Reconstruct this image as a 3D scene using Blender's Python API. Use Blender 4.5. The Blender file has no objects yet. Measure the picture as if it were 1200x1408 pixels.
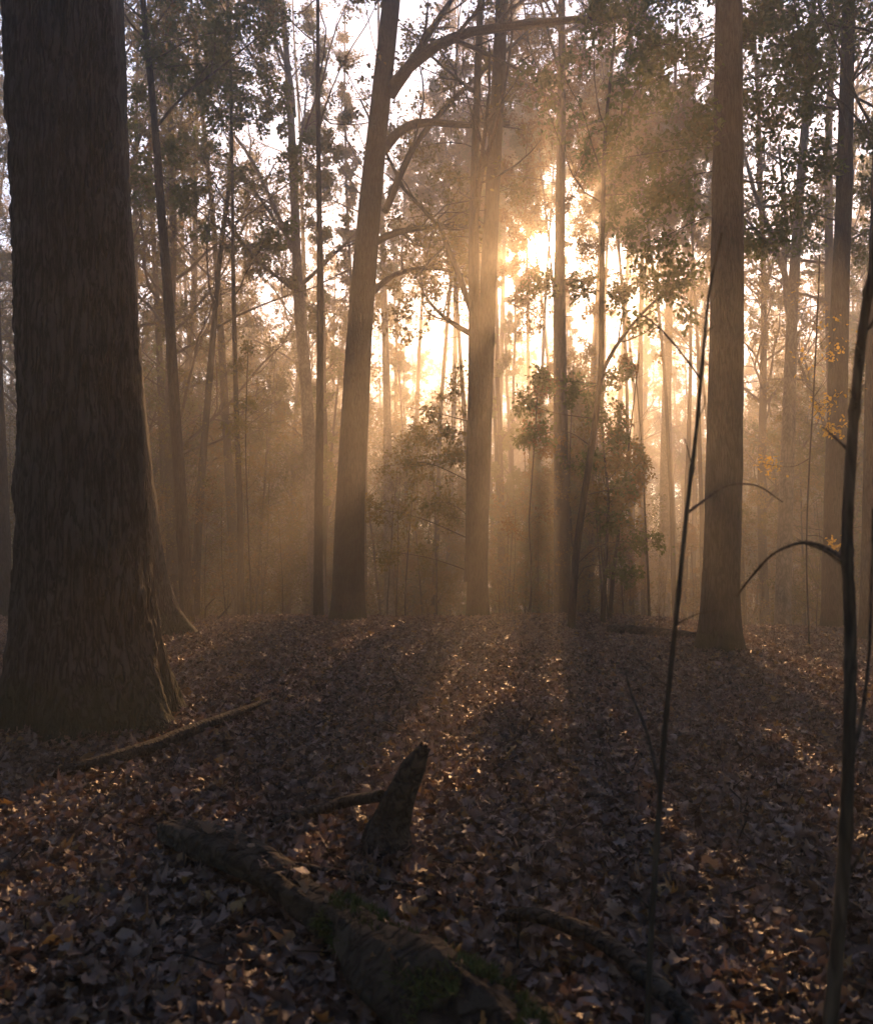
import bpy, math, random
import numpy as np
from mathutils import Vector

random.seed(7)
rng = np.random.default_rng(7)
SC = bpy.context.scene
COL = SC.collection

# ---------------------------------------------------------------- camera, sky, sun, exposure
F_PX, PITCH, CAM_Z = 1219.0, math.radians(2.63), 1.3
cam_d = bpy.data.cameras.new('camera')
cam = bpy.data.objects.new('camera', cam_d); COL.objects.link(cam); SC.camera = cam
cam.location = (0, 0, CAM_Z)
cam.rotation_euler = (math.radians(90) + PITCH, 0, 0)
cam_d.sensor_fit = 'VERTICAL'; cam_d.sensor_height = 24.0
cam_d.lens = 24.0 * F_PX / 1408.0
cam_d.clip_start, cam_d.clip_end = 0.05, 2000
cam_d.dof.use_dof = True
cam_d.dof.focus_distance = 11.0
cam_d.dof.aperture_fstop = 2.6

def P(px, py, Y):
    """a point of the place at depth Y metres, seen at that bearing in the photograph"""
    dx, dz = (px - 600) / F_PX, (704 - py) / F_PX
    d = np.array([dx, math.cos(PITCH) - dz * math.sin(PITCH), math.sin(PITCH) + dz * math.cos(PITCH)])
    return d * (Y / d[1]) + np.array([0, 0, CAM_Z])

sd = P(752, 340, 10.0) - np.array([0, 0, CAM_Z]); sd /= np.linalg.norm(sd)
SUN_EL = math.asin(sd[2]); SUN_AZ = math.atan2(sd[0], sd[1])

world = bpy.data.worlds.new("World"); SC.world = world; world.use_nodes = True
wt = world.node_tree; wt.nodes.clear()
wout = wt.nodes.new('ShaderNodeOutputWorld'); bg = wt.nodes.new('ShaderNodeBackground')
sky = wt.nodes.new('ShaderNodeTexSky'); sky.sky_type = 'NISHITA'; sky.sun_disc = False
sky.sun_elevation = SUN_EL; sky.sun_rotation = SUN_AZ
sky.air_density = 1.0; sky.dust_density = 0.25; sky.ozone_density = 2.5
SKY_STRENGTH = 0.15
bg.inputs['Strength'].default_value = SKY_STRENGTH
# the sun's own disc with its aureole, part of the sky
tc = wt.nodes.new('ShaderNodeTexCoord')
nrm = wt.nodes.new('ShaderNodeVectorMath'); nrm.operation = 'NORMALIZE'
dot = wt.nodes.new('ShaderNodeVectorMath'); dot.operation = 'DOT_PRODUCT'
dot.inputs[1].default_value = tuple(sd)
wt.links.new(tc.outputs['Generated'], nrm.inputs[0]); wt.links.new(nrm.outputs[0], dot.inputs[0])
ac = wt.nodes.new('ShaderNodeMath'); ac.operation = 'ARCCOSINE'; wt.links.new(dot.outputs['Value'], ac.inputs[0])
def aureole(width_deg, power):
    a = wt.nodes.new('ShaderNodeMath'); a.operation = 'DIVIDE'; a.inputs[1].default_value = math.radians(width_deg)
    wt.links.new(ac.outputs[0], a.inputs[0])
    b = wt.nodes.new('ShaderNodeMath'); b.operation = 'POWER'; b.inputs[1].default_value = 2.0
    wt.links.new(a.outputs[0], b.inputs[0])
    c = wt.nodes.new('ShaderNodeMath'); c.operation = 'MULTIPLY'; c.inputs[1].default_value = -1.0
    wt.links.new(b.outputs[0], c.inputs[0])
    e = wt.nodes.new('ShaderNodeMath'); e.operation = 'EXPONENT'; wt.links.new(c.outputs[0], e.inputs[0])
    m = wt.nodes.new('ShaderNodeMath'); m.operation = 'MULTIPLY'; m.inputs[1].default_value = power
    wt.links.new(e.outputs[0], m.inputs[0])
    return m
a1, a2 = aureole(0.78, 300.0), aureole(2.2, 0.4)
am = wt.nodes.new('ShaderNodeMath'); am.operation = 'ADD'
wt.links.new(a1.outputs[0], am.inputs[0]); wt.links.new(a2.outputs[0], am.inputs[1])
bg2 = wt.nodes.new('ShaderNodeBackground'); bg2.inputs['Color'].default_value = (1.0, 0.66, 0.36, 1)
wt.links.new(am.outputs[0], bg2.inputs['Strength'])
adds = wt.nodes.new('ShaderNodeAddShader')
wt.links.new(sky.outputs[0], bg.inputs['Color'])
wt.links.new(bg.outputs[0], adds.inputs[0]); wt.links.new(bg2.outputs[0], adds.inputs[1])
wt.links.new(adds.outputs[0], wout.inputs['Surface'])

sun_d = bpy.data.lights.new('sun', 'SUN'); sun = bpy.data.objects.new('sun', sun_d); COL.objects.link(sun)
sun.rotation_euler = Vector(sd).to_track_quat('Z', 'Y').to_euler()
sun_d.energy = 5.0; sun_d.angle = math.radians(0.5); sun_d.color = (1.0, 0.53, 0.22)

SC.view_settings.view_transform = 'Standard'; SC.view_settings.look = 'None'
SC.view_settings.exposure = 1.12; SC.view_settings.gamma = 1.0; SC.view_settings.use_curve_mapping = False
SC.cycles.use_denoising = True
SC.cycles.max_bounces = 5; SC.cycles.diffuse_bounces = 2; SC.cycles.glossy_bounces = 2
SC.cycles.transmission_bounces = 3; SC.cycles.volume_bounces = 1; SC.cycles.transparent_max_bounces = 4
SC.cycles.sample_clamp_indirect = 4.0; SC.cycles.sample_clamp_direct = 0
SC.cycles.use_light_tree = False

# ---------------------------------------------------------------- helpers
def _hash(ix, iy, iz):
    h = (ix * 374761393 + iy * 668265263 + iz * 2147483647 + 1274126177) & 0xffffffff
    h = ((h ^ (h >> 13)) * 1274126177) & 0xffffffff
    h = ((h ^ (h >> 16)) * 2246822519) & 0xffffffff
    return ((h ^ (h >> 15)) & 0xffffff) / float(0xffffff)

def vnoise(p):
    p = np.asarray(p, float); i = np.floor(p).astype(np.int64); f = p - i; f = f * f * (3 - 2 * f)
    r = 0
    for a in (0, 1):
        for b in (0, 1):
            for c in (0, 1):
                w = (f[..., 0] if a else 1 - f[..., 0]) * (f[..., 1] if b else 1 - f[..., 1]) * (f[..., 2] if c else 1 - f[..., 2])
                r = r + w * _hash(i[..., 0] + a, i[..., 1] + b, i[..., 2] + c)
    return r * 2 - 1

def fbm(p, octs=4, g=0.5):
    a, s, r = 1.0, 0, 0
    p = np.asarray(p, float)
    for k in range(octs):
        r = r + a * vnoise(p * (2.03 ** k) + 17.3 * k); s += a; a *= g
    return r / s

def ss(e0, e1, x):
    t = np.clip((x - e0) / (e1 - e0), 0, 1); return t * t * (3 - 2 * t)

def ground_z(x, y):
    x = np.asarray(x, float); y = np.asarray(y, float)
    y0 = 16.6 - 2.6 * ss(3.5, 8.0, x) - 0.6 * ss(-3, -9, x)
    d = np.maximum(0, y - y0)
    z = np.where(d < 5, -d * d / 40.0, -0.625 - 0.21 * (d - 5))
    z = np.maximum(z, -7.2)
    z = z + 0.10 * np.maximum(0, y - 75) * ss(75, 95, y)
    q = np.stack([x * 0.35, y * 0.35, x * 0 + 3.1], -1)
    q2 = np.stack([x * 1.7, y * 1.7, x * 0 + 9.1], -1)
    md = 0.13 * np.exp(-((x + 2.65) ** 2 + (y - 6.8) ** 2) / 0.75) + 0.07 * np.exp(-((x - 3.5) ** 2 + (y - 11.0) ** 2) / 0.25) + 0.12 * np.exp(-((x + 3.95) ** 2 + (y - 12.2) ** 2) / 0.8)
    return z + md + 0.10 * vnoise(q) * ss(2, 6, np.abs(x) + y) + 0.028 * vnoise(q2)

def gz(x, y): return float(ground_z(np.array([x]), np.array([y]))[0])

class MB:
    def __init__(s): s.v, s.f3, s.f4, s.n, s.m3, s.m4 = [], [], [], 0, [], []
    def add(s, v, f, mat=0):
        v = np.asarray(v, float).reshape(-1, 3); f = np.asarray(f, np.int64)
        if len(f) == 0: return
        s.v.append(v)
        if f.shape[1] == 3: s.f3.append(f + s.n); s.m3.append(np.full(len(f), mat))
        else: s.f4.append(f + s.n); s.m4.append(np.full(len(f), mat))
        s.n += len(v)
    def mesh(s, name, mats, smooth=True):
        me = bpy.data.meshes.new(name)
        v = np.concatenate(s.v)
        f3 = np.concatenate(s.f3) if s.f3 else np.zeros((0, 3), int)
        f4 = np.concatenate(s.f4) if s.f4 else np.zeros((0, 4), int)
        mi = np.concatenate([np.concatenate(s.m3) if s.m3 else np.zeros(0), np.concatenate(s.m4) if s.m4 else np.zeros(0)])
        me.vertices.add(len(v)); me.vertices.foreach_set('co', v.ravel().astype(np.float32))
        nl = f3.size + f4.size
        me.loops.add(nl); me.loops.foreach_set('vertex_index', np.concatenate([f3.ravel(), f4.ravel()]).astype(np.int32))
        np_ = len(f3) + len(f4); me.polygons.add(np_)
        st = np.concatenate([np.arange(len(f3)) * 3, f3.size + np.arange(len(f4)) * 4])
        me.polygons.foreach_set('loop_start', st.astype(np.int32))
        me.polygons.foreach_set('material_index', mi.astype(np.int32))
        me.polygons.foreach_set('use_smooth', np.full(np_, smooth))
        for m in mats: me.materials.append(m)
        me.update(calc_edges=True)
        return me

def link(name, data, parent=None, loc=None):
    o = bpy.data.objects.new(name, data); COL.objects.link(o)
    if parent is not None: o.parent = parent
    if loc is not None: o.location = loc
    return o

def tag(o, label=None, cat=None, group=None, kind=None):
    if label: o['label'] = label
    if cat: o['category'] = cat
    if group: o['group'] = group
    if kind: o['kind'] = kind
    return o

def norm(a): return a / np.maximum(np.linalg.norm(a, axis=-1, keepdims=True), 1e-9)

def catmull(pts, n):
    pts = np.asarray(pts, float)
    p = np.vstack([2 * pts[0] - pts[1], pts, 2 * pts[-1] - pts[-2]])
    t = np.linspace(0, len(pts) - 1 - 1e-6, n); i = np.floor(t).astype(int); f = (t - i)[:, None]
    a, b, c, d = p[i], p[i + 1], p[i + 2], p[i + 3]
    return 0.5 * (2 * b + (c - a) * f + (2 * a - 5 * b + 4 * c - d) * f ** 2 + (3 * b - a - 3 * c + d) * f ** 3)

def tubes(Pl, R, sides, warp=0.0, cap=True):
    """Pl (N,K,3), R (N,K) -> verts, faces"""
    N, K, _ = Pl.shape
    T = np.gradient(Pl, axis=1); T = norm(T)
    mean = norm(Pl[:, -1] - Pl[:, 0])
    ref = np.where(np.abs(mean[:, 2:3]) > 0.8, np.array([[1., 0, 0]]), np.array([[0, 0, 1.]]))
    A = norm(np.cross(T, ref[:, None, :])); B = np.cross(T, A)
    th = np.arange(sides) * 2 * math.pi / sides
    rr = R[:, :, None] * np.ones(sides)
    if warp: rr = rr * (1 + warp * rng.uniform(-1, 1, rr.shape))
    v = Pl[:, :, None, :] + rr[..., None] * (np.cos(th)[:, None] * A[:, :, None, :] + np.sin(th)[:, None] * B[:, :, None, :])
    base = np.arange(N)[:, None, None] * K * sides
    k = np.arange(K - 1)[None, :, None] * sides; s = np.arange(sides)[None, None, :]; s2 = (s + 1) % sides
    f = np.stack([base + k + s, base + k + s2, base + k + sides + s2, base + k + sides + s], -1).reshape(-1, 4)
    return v.reshape(-1, 3), f

def seg_len(Pl): return np.linalg.norm(np.diff(Pl, axis=1), axis=2).sum(1)

def sprout(Pl, R, m, t0, t1, ratio, ang, wob, up, K, g, rratio=0.55, taper=0.6):
    """m children on each polyline"""
    N, Kp, _ = Pl.shape; L = seg_len(Pl)
    t = g.uniform(t0, t1, (N, m)); t = np.sort(t, 1)
    x = t * (Kp - 1); i = np.minimum(np.floor(x).astype(int), Kp - 2); f = (x - i)[..., None]
    n = np.arange(N)[:, None]
    st = Pl[n, i] * (1 - f) + Pl[n, i + 1] * f
    T = norm(Pl[n, i + 1] - Pl[n, i])
    r0 = (R[n, i] * (1 - f[..., 0]) + R[n, i + 1] * f[..., 0]) * rratio
    q = norm(g.normal(size=(N, m, 3))); q = norm(q - (q * T).sum(-1, keepdims=True) * T)
    a = np.radians(g.normal(ang, 12, (N, m)))[..., None]
    D = np.cos(a) * T + np.sin(a) * q
    ln = (ratio * L[:, None] * (1.05 - taper * (t - t0) / max(t1 - t0, 1e-6)) * g.uniform(0.65, 1.25, (N, m)))
    M = N * m; st = st.reshape(M, 3); D = norm(D.reshape(M, 3)); ln = ln.reshape(M); r0 = r0.reshape(M)
    out = np.zeros((M, K, 3)); out[:, 0] = st
    for k in range(1, K):
        D = norm(D + wob * g.normal(size=(M, 3)) + np.array([0, 0, up]))
        out[:, k] = out[:, k - 1] + D * (ln / (K - 1))[:, None]
    rad = r0[:, None] * np.linspace(1, 0.3, K)[None]
    return out, np.maximum(rad, 0.0016)

def leaf_mesh(Pl, per, size, g, out=0.5, droop=-0.15, spread=0.06, org=None, plain=False):
    """leaves along twigs: six-cornered folded blades"""
    N, K, _ = Pl.shape
    t = g.uniform(0.15, 1.0, (N, per)); x = t * (K - 1); i = np.minimum(np.floor(x).astype(int), K - 2); f = (x - i)[..., None]
    n = np.arange(N)[:, None]
    p = Pl[n, i] * (1 - f) + Pl[n, i + 1] * f
    T = norm(Pl[n, i + 1] - Pl[n, i])
    p = p.reshape(-1, 3) + g.normal(size=(N * per, 3)) * spread; T = T.reshape(-1, 3)
    if org is not None:
        kp = ~in_lane(p + org); p = p[kp]; T = T[kp]
    M = len(p)
    ax = norm(T * out + g.normal(size=(M, 3)) * 0.7 + np.array([0, 0, droop]))
    nr = norm(g.normal(size=(M, 3)) * 0.55 + np.array([0, 0, 1.0])); sdv = norm(np.cross(ax, nr)); nr = np.cross(sdv, ax)
    s = (size * g.uniform(0.55, 1.3, M))[:, None]
    w = s * g.uniform(0.26, 0.4, (M, 1)); fold = s * g.uniform(0.02, 0.16, (M, 1)); curl = s * g.uniform(-0.2, 0.1, (M, 1))
    b = p; tip = p + ax * s + nr * curl
    l1 = p + ax * s * 0.32 + sdv * w * 0.85 + nr * fold; l2 = p + ax * s * 0.7 + sdv * w * 0.8 + nr * (fold + curl * .4)
    r1 = p + ax * s * 0.32 - sdv * w * 0.85 + nr * fold; r2 = p + ax * s * 0.7 - sdv * w * 0.8 + nr * (fold + curl * .4)
    if plain:
        lm = (l1 + l2) / 2 + sdv * w * .15; rm = (r1 + r2) / 2 - sdv * w * .15
        return np.stack([b, lm, tip, rm], 1).reshape(-1, 3), (np.arange(M) * 4)[:, None] + np.array([[0, 1, 2, 3]])
    v = np.stack([b, l1, l2, tip, r2, r1], 1).reshape(-1, 3)
    o = (np.arange(M) * 6)[:, None]
    fc = np.concatenate([o + np.array([[0, 1, 2, 3]]), o + np.array([[0, 3, 4, 5]])])
    return v, fc

# ---------------------------------------------------------------- materials
def new_mat(name):
    m = bpy.data.materials.new(name); m.use_nodes = True; t = m.node_tree; t.nodes.clear()
    return m, t, t.nodes.new('ShaderNodeOutputMaterial')

def ramp(t, stops, src=None):
    r = t.nodes.new('ShaderNodeValToRGB'); e = r.color_ramp.elements
    while len(e) < len(stops): e.new(0.5)
    for k, (p, c) in enumerate(stops): e[k].position = p; e[k].color = (*c, 1)
    if src is not None: t.links.new(src, r.inputs[0])
    return r

def bark_mat(name, dark, light, scale=1.0, moss=0.0, moss_top=0.6, bump=0.02, zs=0.14, furrow=16):
    m, t, out = new_mat(name); L = t.links.new
    co = t.nodes.new('ShaderNodeTexCoord')
    mp = t.nodes.new('ShaderNodeMapping'); mp.inputs['Scale'].default_value = (scale, scale, scale * zs)
    L(co.outputs['Object'], mp.inputs[0])
    n0 = t.nodes.new('ShaderNodeTexNoise'); n0.inputs['Scale'].default_value = 6; n0.inputs['Detail'].default_value = 3
    L(mp.outputs[0], n0.inputs[0])
    vo = t.nodes.new('ShaderNodeTexNoise'); vo.inputs['Scale'].default_value = furrow; vo.inputs['Detail'].default_value = 2.5; vo.inputs['Distortion'].default_value = 0.25
    L(mp.outputs[0], vo.inputs['Vector'])
    fa = t.nodes.new('ShaderNodeMath'); fa.operation = 'SUBTRACT'; fa.inputs[1].default_value = 0.5; L(vo.outputs[0], fa.inputs[0])
    fb = t.nodes.new('ShaderNodeMath'); fb.operation = 'ABSOLUTE'; L(fa.outputs[0], fb.inputs[0])
    n1 = t.nodes.new('ShaderNodeTexNoise'); n1.inputs['Scale'].default_value = 30; n1.inputs['Detail'].default_value = 8; n1.inputs['Roughness'].default_value = 0.7
    L(mp.outputs[0], n1.inputs[0])
    n2 = t.nodes.new('ShaderNodeTexNoise'); n2.inputs['Scale'].default_value = 2.2; n2.inputs['Detail'].default_value = 5
    L(co.outputs['Object'], n2.inputs[0])
    r1 = ramp(t, [(0.0, (0, 0, 0)), (0.03, (0.25, 0.25, 0.25)), (0.12, (1, 1, 1))], fb.outputs[0])
    hm = t.nodes.new('ShaderNodeMath'); hm.operation = 'MULTIPLY_ADD'; L(n1.outputs[0], hm.inputs[0]); hm.inputs[1].default_value = 0.9
    L(r1.outputs[0], hm.inputs[2])
    cr = ramp(t, [(0.22, dark), (0.72, light), (0.95, tuple(c * 1.4 for c in light))])
    half = t.nodes.new('ShaderNodeMath'); half.operation = 'MULTIPLY'; half.inputs[1].default_value = 0.5; L(hm.outputs[0], half.inputs[0]); L(half.outputs[0], cr.inputs[0])
    mul = t.nodes.new('ShaderNodeMix'); mul.data_type = 'RGBA'; mul.blend_type = 'MULTIPLY'; mul.inputs[0].default_value = 0.8
    r2 = ramp(t, [(0.3, (0.6, 0.58, 0.55)), (0.7, (1.3, 1.3, 1.3))], n2.outputs[0])
    L(cr.outputs[0], mul.inputs[6]); L(r2.outputs[0], mul.inputs[7])
    col = mul.outputs[2]
    if moss > 0:
        sx = t.nodes.new('ShaderNodeSeparateXYZ'); L(co.outputs['Object'], sx.inputs[0])
        mr = t.nodes.new('ShaderNodeMapRange'); mr.inputs[1].default_value = moss_top; mr.inputs[2].default_value = 0.0
        mr.inputs[3].default_value = 0.0; mr.inputs[4].default_value = 1.0; L(sx.outputs[2], mr.inputs[0])
        n3 = t.nodes.new('ShaderNodeTexNoise'); n3.inputs['Scale'].default_value = 7; n3.inputs['Detail'].default_value = 6; L(co.outputs['Object'], n3.inputs[0])
        mm = t.nodes.new('ShaderNodeMath'); mm.operation = 'MULTIPLY'; L(mr.outputs[0], mm.inputs[0]); L(n3.outputs[0], mm.inputs[1])
        rr = ramp(t, [(0.18, (0, 0, 0)), (0.38, (moss, moss, moss))], mm.outputs[0])
        mx = t.nodes.new('ShaderNodeMix'); mx.data_type = 'RGBA'; L(rr.outputs[0], mx.inputs[0]); L(col, mx.inputs[6])
        mx.inputs[7].default_value = (0.03, 0.038, 0.012, 1); col = mx.outputs[2]
    b = t.nodes.new('ShaderNodeBump'); b.inputs['Strength'].default_value = 0.9; b.inputs['Distance'].default_value = bump; L(hm.outputs[0], b.inputs['Height'])
    pb = t.nodes.new('ShaderNodeBsdfPrincipled'); pb.inputs['Roughness'].default_value = 0.85
    pb.inputs['Specular IOR Level'].default_value = 0.25
    L(col, pb.inputs['Base Color']); L(b.outputs[0], pb.inputs['Normal']); L(pb.outputs[0], out.inputs[0])
    return m

def leaf_mat(name, cols, trans=0.5, tcol=1.5):
    m, t, out = new_mat(name); L = t.links.new
    g = t.nodes.new('ShaderNodeNewGeometry'); oi = t.nodes.new('ShaderNodeObjectInfo')
    a = t.nodes.new('ShaderNodeMath'); a.operation = 'MULTIPLY_ADD'; L(oi.outputs['Random'], a.inputs[0]); a.inputs[1].default_value = 0.45
    b = t.nodes.new('ShaderNodeMath'); b.operation = 'MULTIPLY'; L(g.outputs['Random Per Island'], b.inputs[0]); b.inputs[1].default_value = 0.55
    L(b.outputs[0], a.inputs[2])
    n = len(cols); r = ramp(t, [(k / (n - 1), c) for k, c in enumerate(cols)], a.outputs[0])
    d = t.nodes.new('ShaderNodeBsdfDiffuse'); tr = t.nodes.new('ShaderNodeBsdfTranslucent'); L(r.outputs[0], d.inputs[0])
    mu = t.nodes.new('ShaderNodeMix'); mu.data_type = 'RGBA'; mu.blend_type = 'MULTIPLY'; mu.inputs[0].default_value = 1; mu.clamp_result = False
    L(r.outputs[0], mu.inputs[6]); mu.inputs[7].default_value = (tcol * 1.25, tcol * 1.1, tcol * 0.5, 1); L(mu.outputs[2], tr.inputs[0])
    mx = t.nodes.new('ShaderNodeMixShader'); mx.inputs[0].default_value = trans; L(d.outputs[0], mx.inputs[1]); L(tr.outputs[0], mx.inputs[2])
    gl = t.nodes.new('ShaderNodeBsdfGlossy'); gl.inputs['Roughness'].default_value = 0.4
    mx2 = t.nodes.new('ShaderNodeMixShader'); mx2.inputs[0].default_value = 0.04; L(mx.outputs[0], mx2.inputs[1]); L(gl.outputs[0], mx2.inputs[2])
    L(mx2.outputs[0], out.inputs[0])
    return m

def litter_mat(name):
    m, t, out = new_mat(name); L = t.links.new
    oi = t.nodes.new('ShaderNodeObjectInfo'); co = t.nodes.new('ShaderNodeTexCoord')
    r = ramp(t, [(0.0, (0.04, 0.022, 0.015)), (0.25, (0.11, 0.064, 0.046)), (0.5, (0.18, 0.108, 0.078)), (0.7, (0.24, 0.165, 0.135)), (0.86, (0.31, 0.225, 0.19)), (0.96, (0.30, 0.17, 0.06)), (1.0, (0.34, 0.21, 0.06))], oi.outputs['Random'])
    n = t.nodes.new('ShaderNodeTexNoise'); n.inputs['Scale'].default_value = 45; n.inputs['Detail'].default_value = 4; L(co.outputs['Object'], n.inputs[0])
    r2 = ramp(t, [(0.3, (0.55, 0.5, 0.48)), (0.7, (1.15, 1.15, 1.15))], n.outputs[0])
    mu = t.nodes.new('ShaderNodeMix'); mu.data_type = 'RGBA'; mu.blend_type = 'MULTIPLY'; mu.inputs[0].default_value = 1
    L(r.outputs[0], mu.inputs[6]); L(r2.outputs[0], mu.inputs[7])
    w = t.nodes.new('ShaderNodeTexWave'); w.wave_type = 'BANDS'; w.bands_direction = 'DIAGONAL'; w.inputs['Scale'].default_value = 30; w.inputs['Distortion'].default_value = 3; L(co.outputs['Object'], w.inputs[0])
    b = t.nodes.new('ShaderNodeBump'); b.inputs['Strength'].default_value = 0.35; b.inputs['Distance'].default_value = 0.004; L(w.outputs[1], b.inputs['Height'])
    pb = t.nodes.new('ShaderNodeBsdfPrincipled'); pb.inputs['Roughness'].default_value = 0.38; pb.inputs['Specular IOR Level'].default_value = 0.6
    L(mu.outputs[2], pb.inputs['Base Color']); L(b.outputs[0], pb.inputs['Normal'])
    tr = t.nodes.new('ShaderNodeBsdfTranslucent'); L(mu.outputs[2], tr.inputs[0])
    mx = t.nodes.new('ShaderNodeMixShader'); mx.inputs[0].default_value = 0.2; L(pb.outputs[0], mx.inputs[1]); L(tr.outputs[0], mx.inputs[2])
    L(mx.outputs[0], out.inputs[0])
    return m

def soil_mat(name):
    m, t, out = new_mat(name); L = t.links.new
    co = t.nodes.new('ShaderNodeTexCoord')
    v = t.nodes.new('ShaderNodeTexVoronoi'); v.inputs['Scale'].default_value = 14; v.inputs['Randomness'].default_value = 1; L(co.outputs['Object'], v.inputs['Vector'])
    sp = t.nodes.new('ShaderNodeSeparateColor'); L(v.outputs['Color'], sp.inputs[0])
    r = ramp(t, [(0, (0.025, 0.016, 0.012)), (0.5, (0.075, 0.045, 0.03)), (1, (0.14, 0.09, 0.06))], sp.outputs[0])
    n = t.nodes.new('ShaderNodeTexNoise'); n.inputs['Scale'].default_value = 18; n.inputs['Detail'].default_value = 8; L(co.outputs['Object'], n.inputs[0])
    b = t.nodes.new('ShaderNodeBump'); b.inputs['Strength'].default_value = 1; b.inputs['Distance'].default_value = 0.04; L(n.outputs[0], b.inputs['Height'])
    pb = t.nodes.new('ShaderNodeBsdfPrincipled'); pb.inputs['Roughness'].default_value = 0.8
    L(r.outputs[0], pb.inputs['Base Color']); L(b.outputs[0], pb.inputs['Normal']); L(pb.outputs[0], out.inputs[0])
    return m

M_OAK = bark_mat('oak_bark', (0.006, 0.0055, 0.0055), (0.056, 0.053, 0.051), 1.6, moss=0.6, moss_top=0.6, bump=0.03, zs=0.11, furrow=15)
M_BARK = bark_mat('bark', (0.010, 0.009, 0.008), (0.046, 0.041, 0.037), 2.0, moss=0.6, moss_top=0.45, bump=0.012)
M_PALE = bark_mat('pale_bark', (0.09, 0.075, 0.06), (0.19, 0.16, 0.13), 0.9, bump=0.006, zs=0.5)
M_TWIG = bark_mat('twig_bark', (0.03, 0.024, 0.02), (0.085, 0.068, 0.055), 2.0, bump=0.003)
M_DEAD = bark_mat('dead_wood', (0.012, 0.010, 0.008), (0.06, 0.048, 0.038), 1.3, bump=0.015, zs=0.8)
M_LEAF = leaf_mat('olive_leaves', [(0.035, 0.05, 0.014), (0.06, 0.075, 0.02), (0.09, 0.085, 0.02), (0.13, 0.095, 0.022), (0.12, 0.065, 0.022)])
M_GREEN = leaf_mat('green_leaves', [(0.03, 0.055, 0.012), (0.045, 0.08, 0.016), (0.065, 0.095, 0.018), (0.11, 0.10, 0.02)])
M_RUST = leaf_mat('rusty_leaves', [(0.06, 0.035, 0.015), (0.12, 0.07, 0.02), (0.12, 0.085, 0.02), (0.08, 0.075, 0.02)])
M_YELLOW = leaf_mat('yellow_leaves', [(0.30, 0.20, 0.02), (0.36, 0.25, 0.03), (0.25, 0.2, 0.04)], 0.55, 1.6)
M_LITTER = litter_mat('fallen_leaves')
M_SOIL = soil_mat('soil')

def flat_mat(name, a, b, sc=20, rough=0.9):
    m, t, out = new_mat(name); L = t.links.new
    co = t.nodes.new('ShaderNodeTexCoord'); n = t.nodes.new('ShaderNodeTexNoise'); n.inputs['Scale'].default_value = sc; L(co.outputs['Object'], n.inputs[0])
    r = ramp(t, [(0.3, a), (0.7, b)], n.outputs[0]); pb = t.nodes.new('ShaderNodeBsdfPrincipled'); pb.inputs['Roughness'].default_value = rough
    L(r.outputs[0], pb.inputs['Base Color']); L(pb.outputs[0], out.inputs[0]); return m
M_MOSS = flat_mat('moss', (0.025, 0.036, 0.007), (0.075, 0.09, 0.016), 12)

# ---------------------------------------------------------------- ground
ys = np.concatenate([np.linspace(-46, -2, 14), np.arange(-1.8, 22, 0.16), np.linspace(22.5, 60, 50), np.linspace(62, 145, 40)])
xs = np.concatenate([np.linspace(-110, -16, 32), np.arange(-15.8, 15.9, 0.2), np.linspace(16, 110, 32)])
X, Yg = np.meshgrid(xs, ys); Z = ground_z(X, Yg)
nx, ny = len(xs), len(ys)
i = np.arange(ny - 1)[:, None] * nx + np.arange(nx - 1)[None]
gm = MB(); gm.add(np.stack([X, Yg, Z], -1), np.stack([i, i + 1, i + nx + 1, i + nx], -1).reshape(-1, 4))
ground = tag(link('ground', gm.mesh('ground', [M_SOIL])), 'brown forest floor under fallen leaves, dipping away behind the crest', kind='structure')

# ---------------------------------------------------------------- air
def box_mesh(name, lo, hi, mat):
    v = [(x, y, z) for x in (lo[0], hi[0]) for y in (lo[1], hi[1]) for z in (lo[2], hi[2])]
    f = [(0, 1, 3, 2), (4, 6, 7, 5), (0, 4, 5, 1), (2, 3, 7, 6), (0, 2, 6, 4), (1, 5, 7, 3)]
    b = MB(); b.add(v, f); return b.mesh(name, [mat], False)
HAZE_DENSITY, HAZE_G, HAZE_TOP = 0.0068, 0.72, 32.0
mh, th, oh = new_mat('haze_air')
pv = th.nodes.new('ShaderNodeVolumePrincipled'); pv.inputs['Density'].default_value = HAZE_DENSITY
pv.inputs['Anisotropy'].default_value = HAZE_G; pv.inputs['Color'].default_value = (0.97, 0.95, 0.93, 1)
pv.inputs['Density Attribute'].default_value = ''
th.links.new(pv.outputs[0], oh.inputs['Volume'])
haze = tag(link('haze', box_mesh('haze', (-112, -48, -11.5), (112, 147, HAZE_TOP), mh)), 'thin morning mist filling the forest', kind='stuff')

# ---------------------------------------------------------------- lanes: where the wood is thin and the low sun comes through
AZ = math.tan(SUN_AZ); EL = float(sd[2] / sd[1])
def lane(c, h):
    c = np.asarray(c, float); h = np.asarray(h, float); a = np.degrees(np.arctan2(c, -h)); q = np.hypot(c, h)
    return (((a > -54) & (a < -38) & (q > 2.3)) | ((a > 25) & (a < 43) & (q > 2.9)) | ((a > -17) & (a < -13) & (q > 2.6))) & (q < 9) | (q < 0.38)
def in_lane(p):
    return lane(p[..., 0] - AZ * p[..., 1], p[..., 2] - CAM_Z - EL * p[..., 1])
def fits(x, y, z0, z1, rad):
    if y > 62: return True
    c = np.linspace(x - AZ * y - rad, x - AZ * y + rad, 7)[:, None]; h = np.linspace(z0, z1, 24)[None] - CAM_Z - EL * y
    c2 = np.linspace(x - AZ * y - rad, x - AZ * y + rad, 15)[:, None]; h2 = np.linspace(z0, z1, 80)[None] - CAM_Z - EL * y
    return lane(c + 0 * h, h + 0 * c).mean() < 0.012 and not (np.hypot(c2, h2) < 0.45).any()

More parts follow.
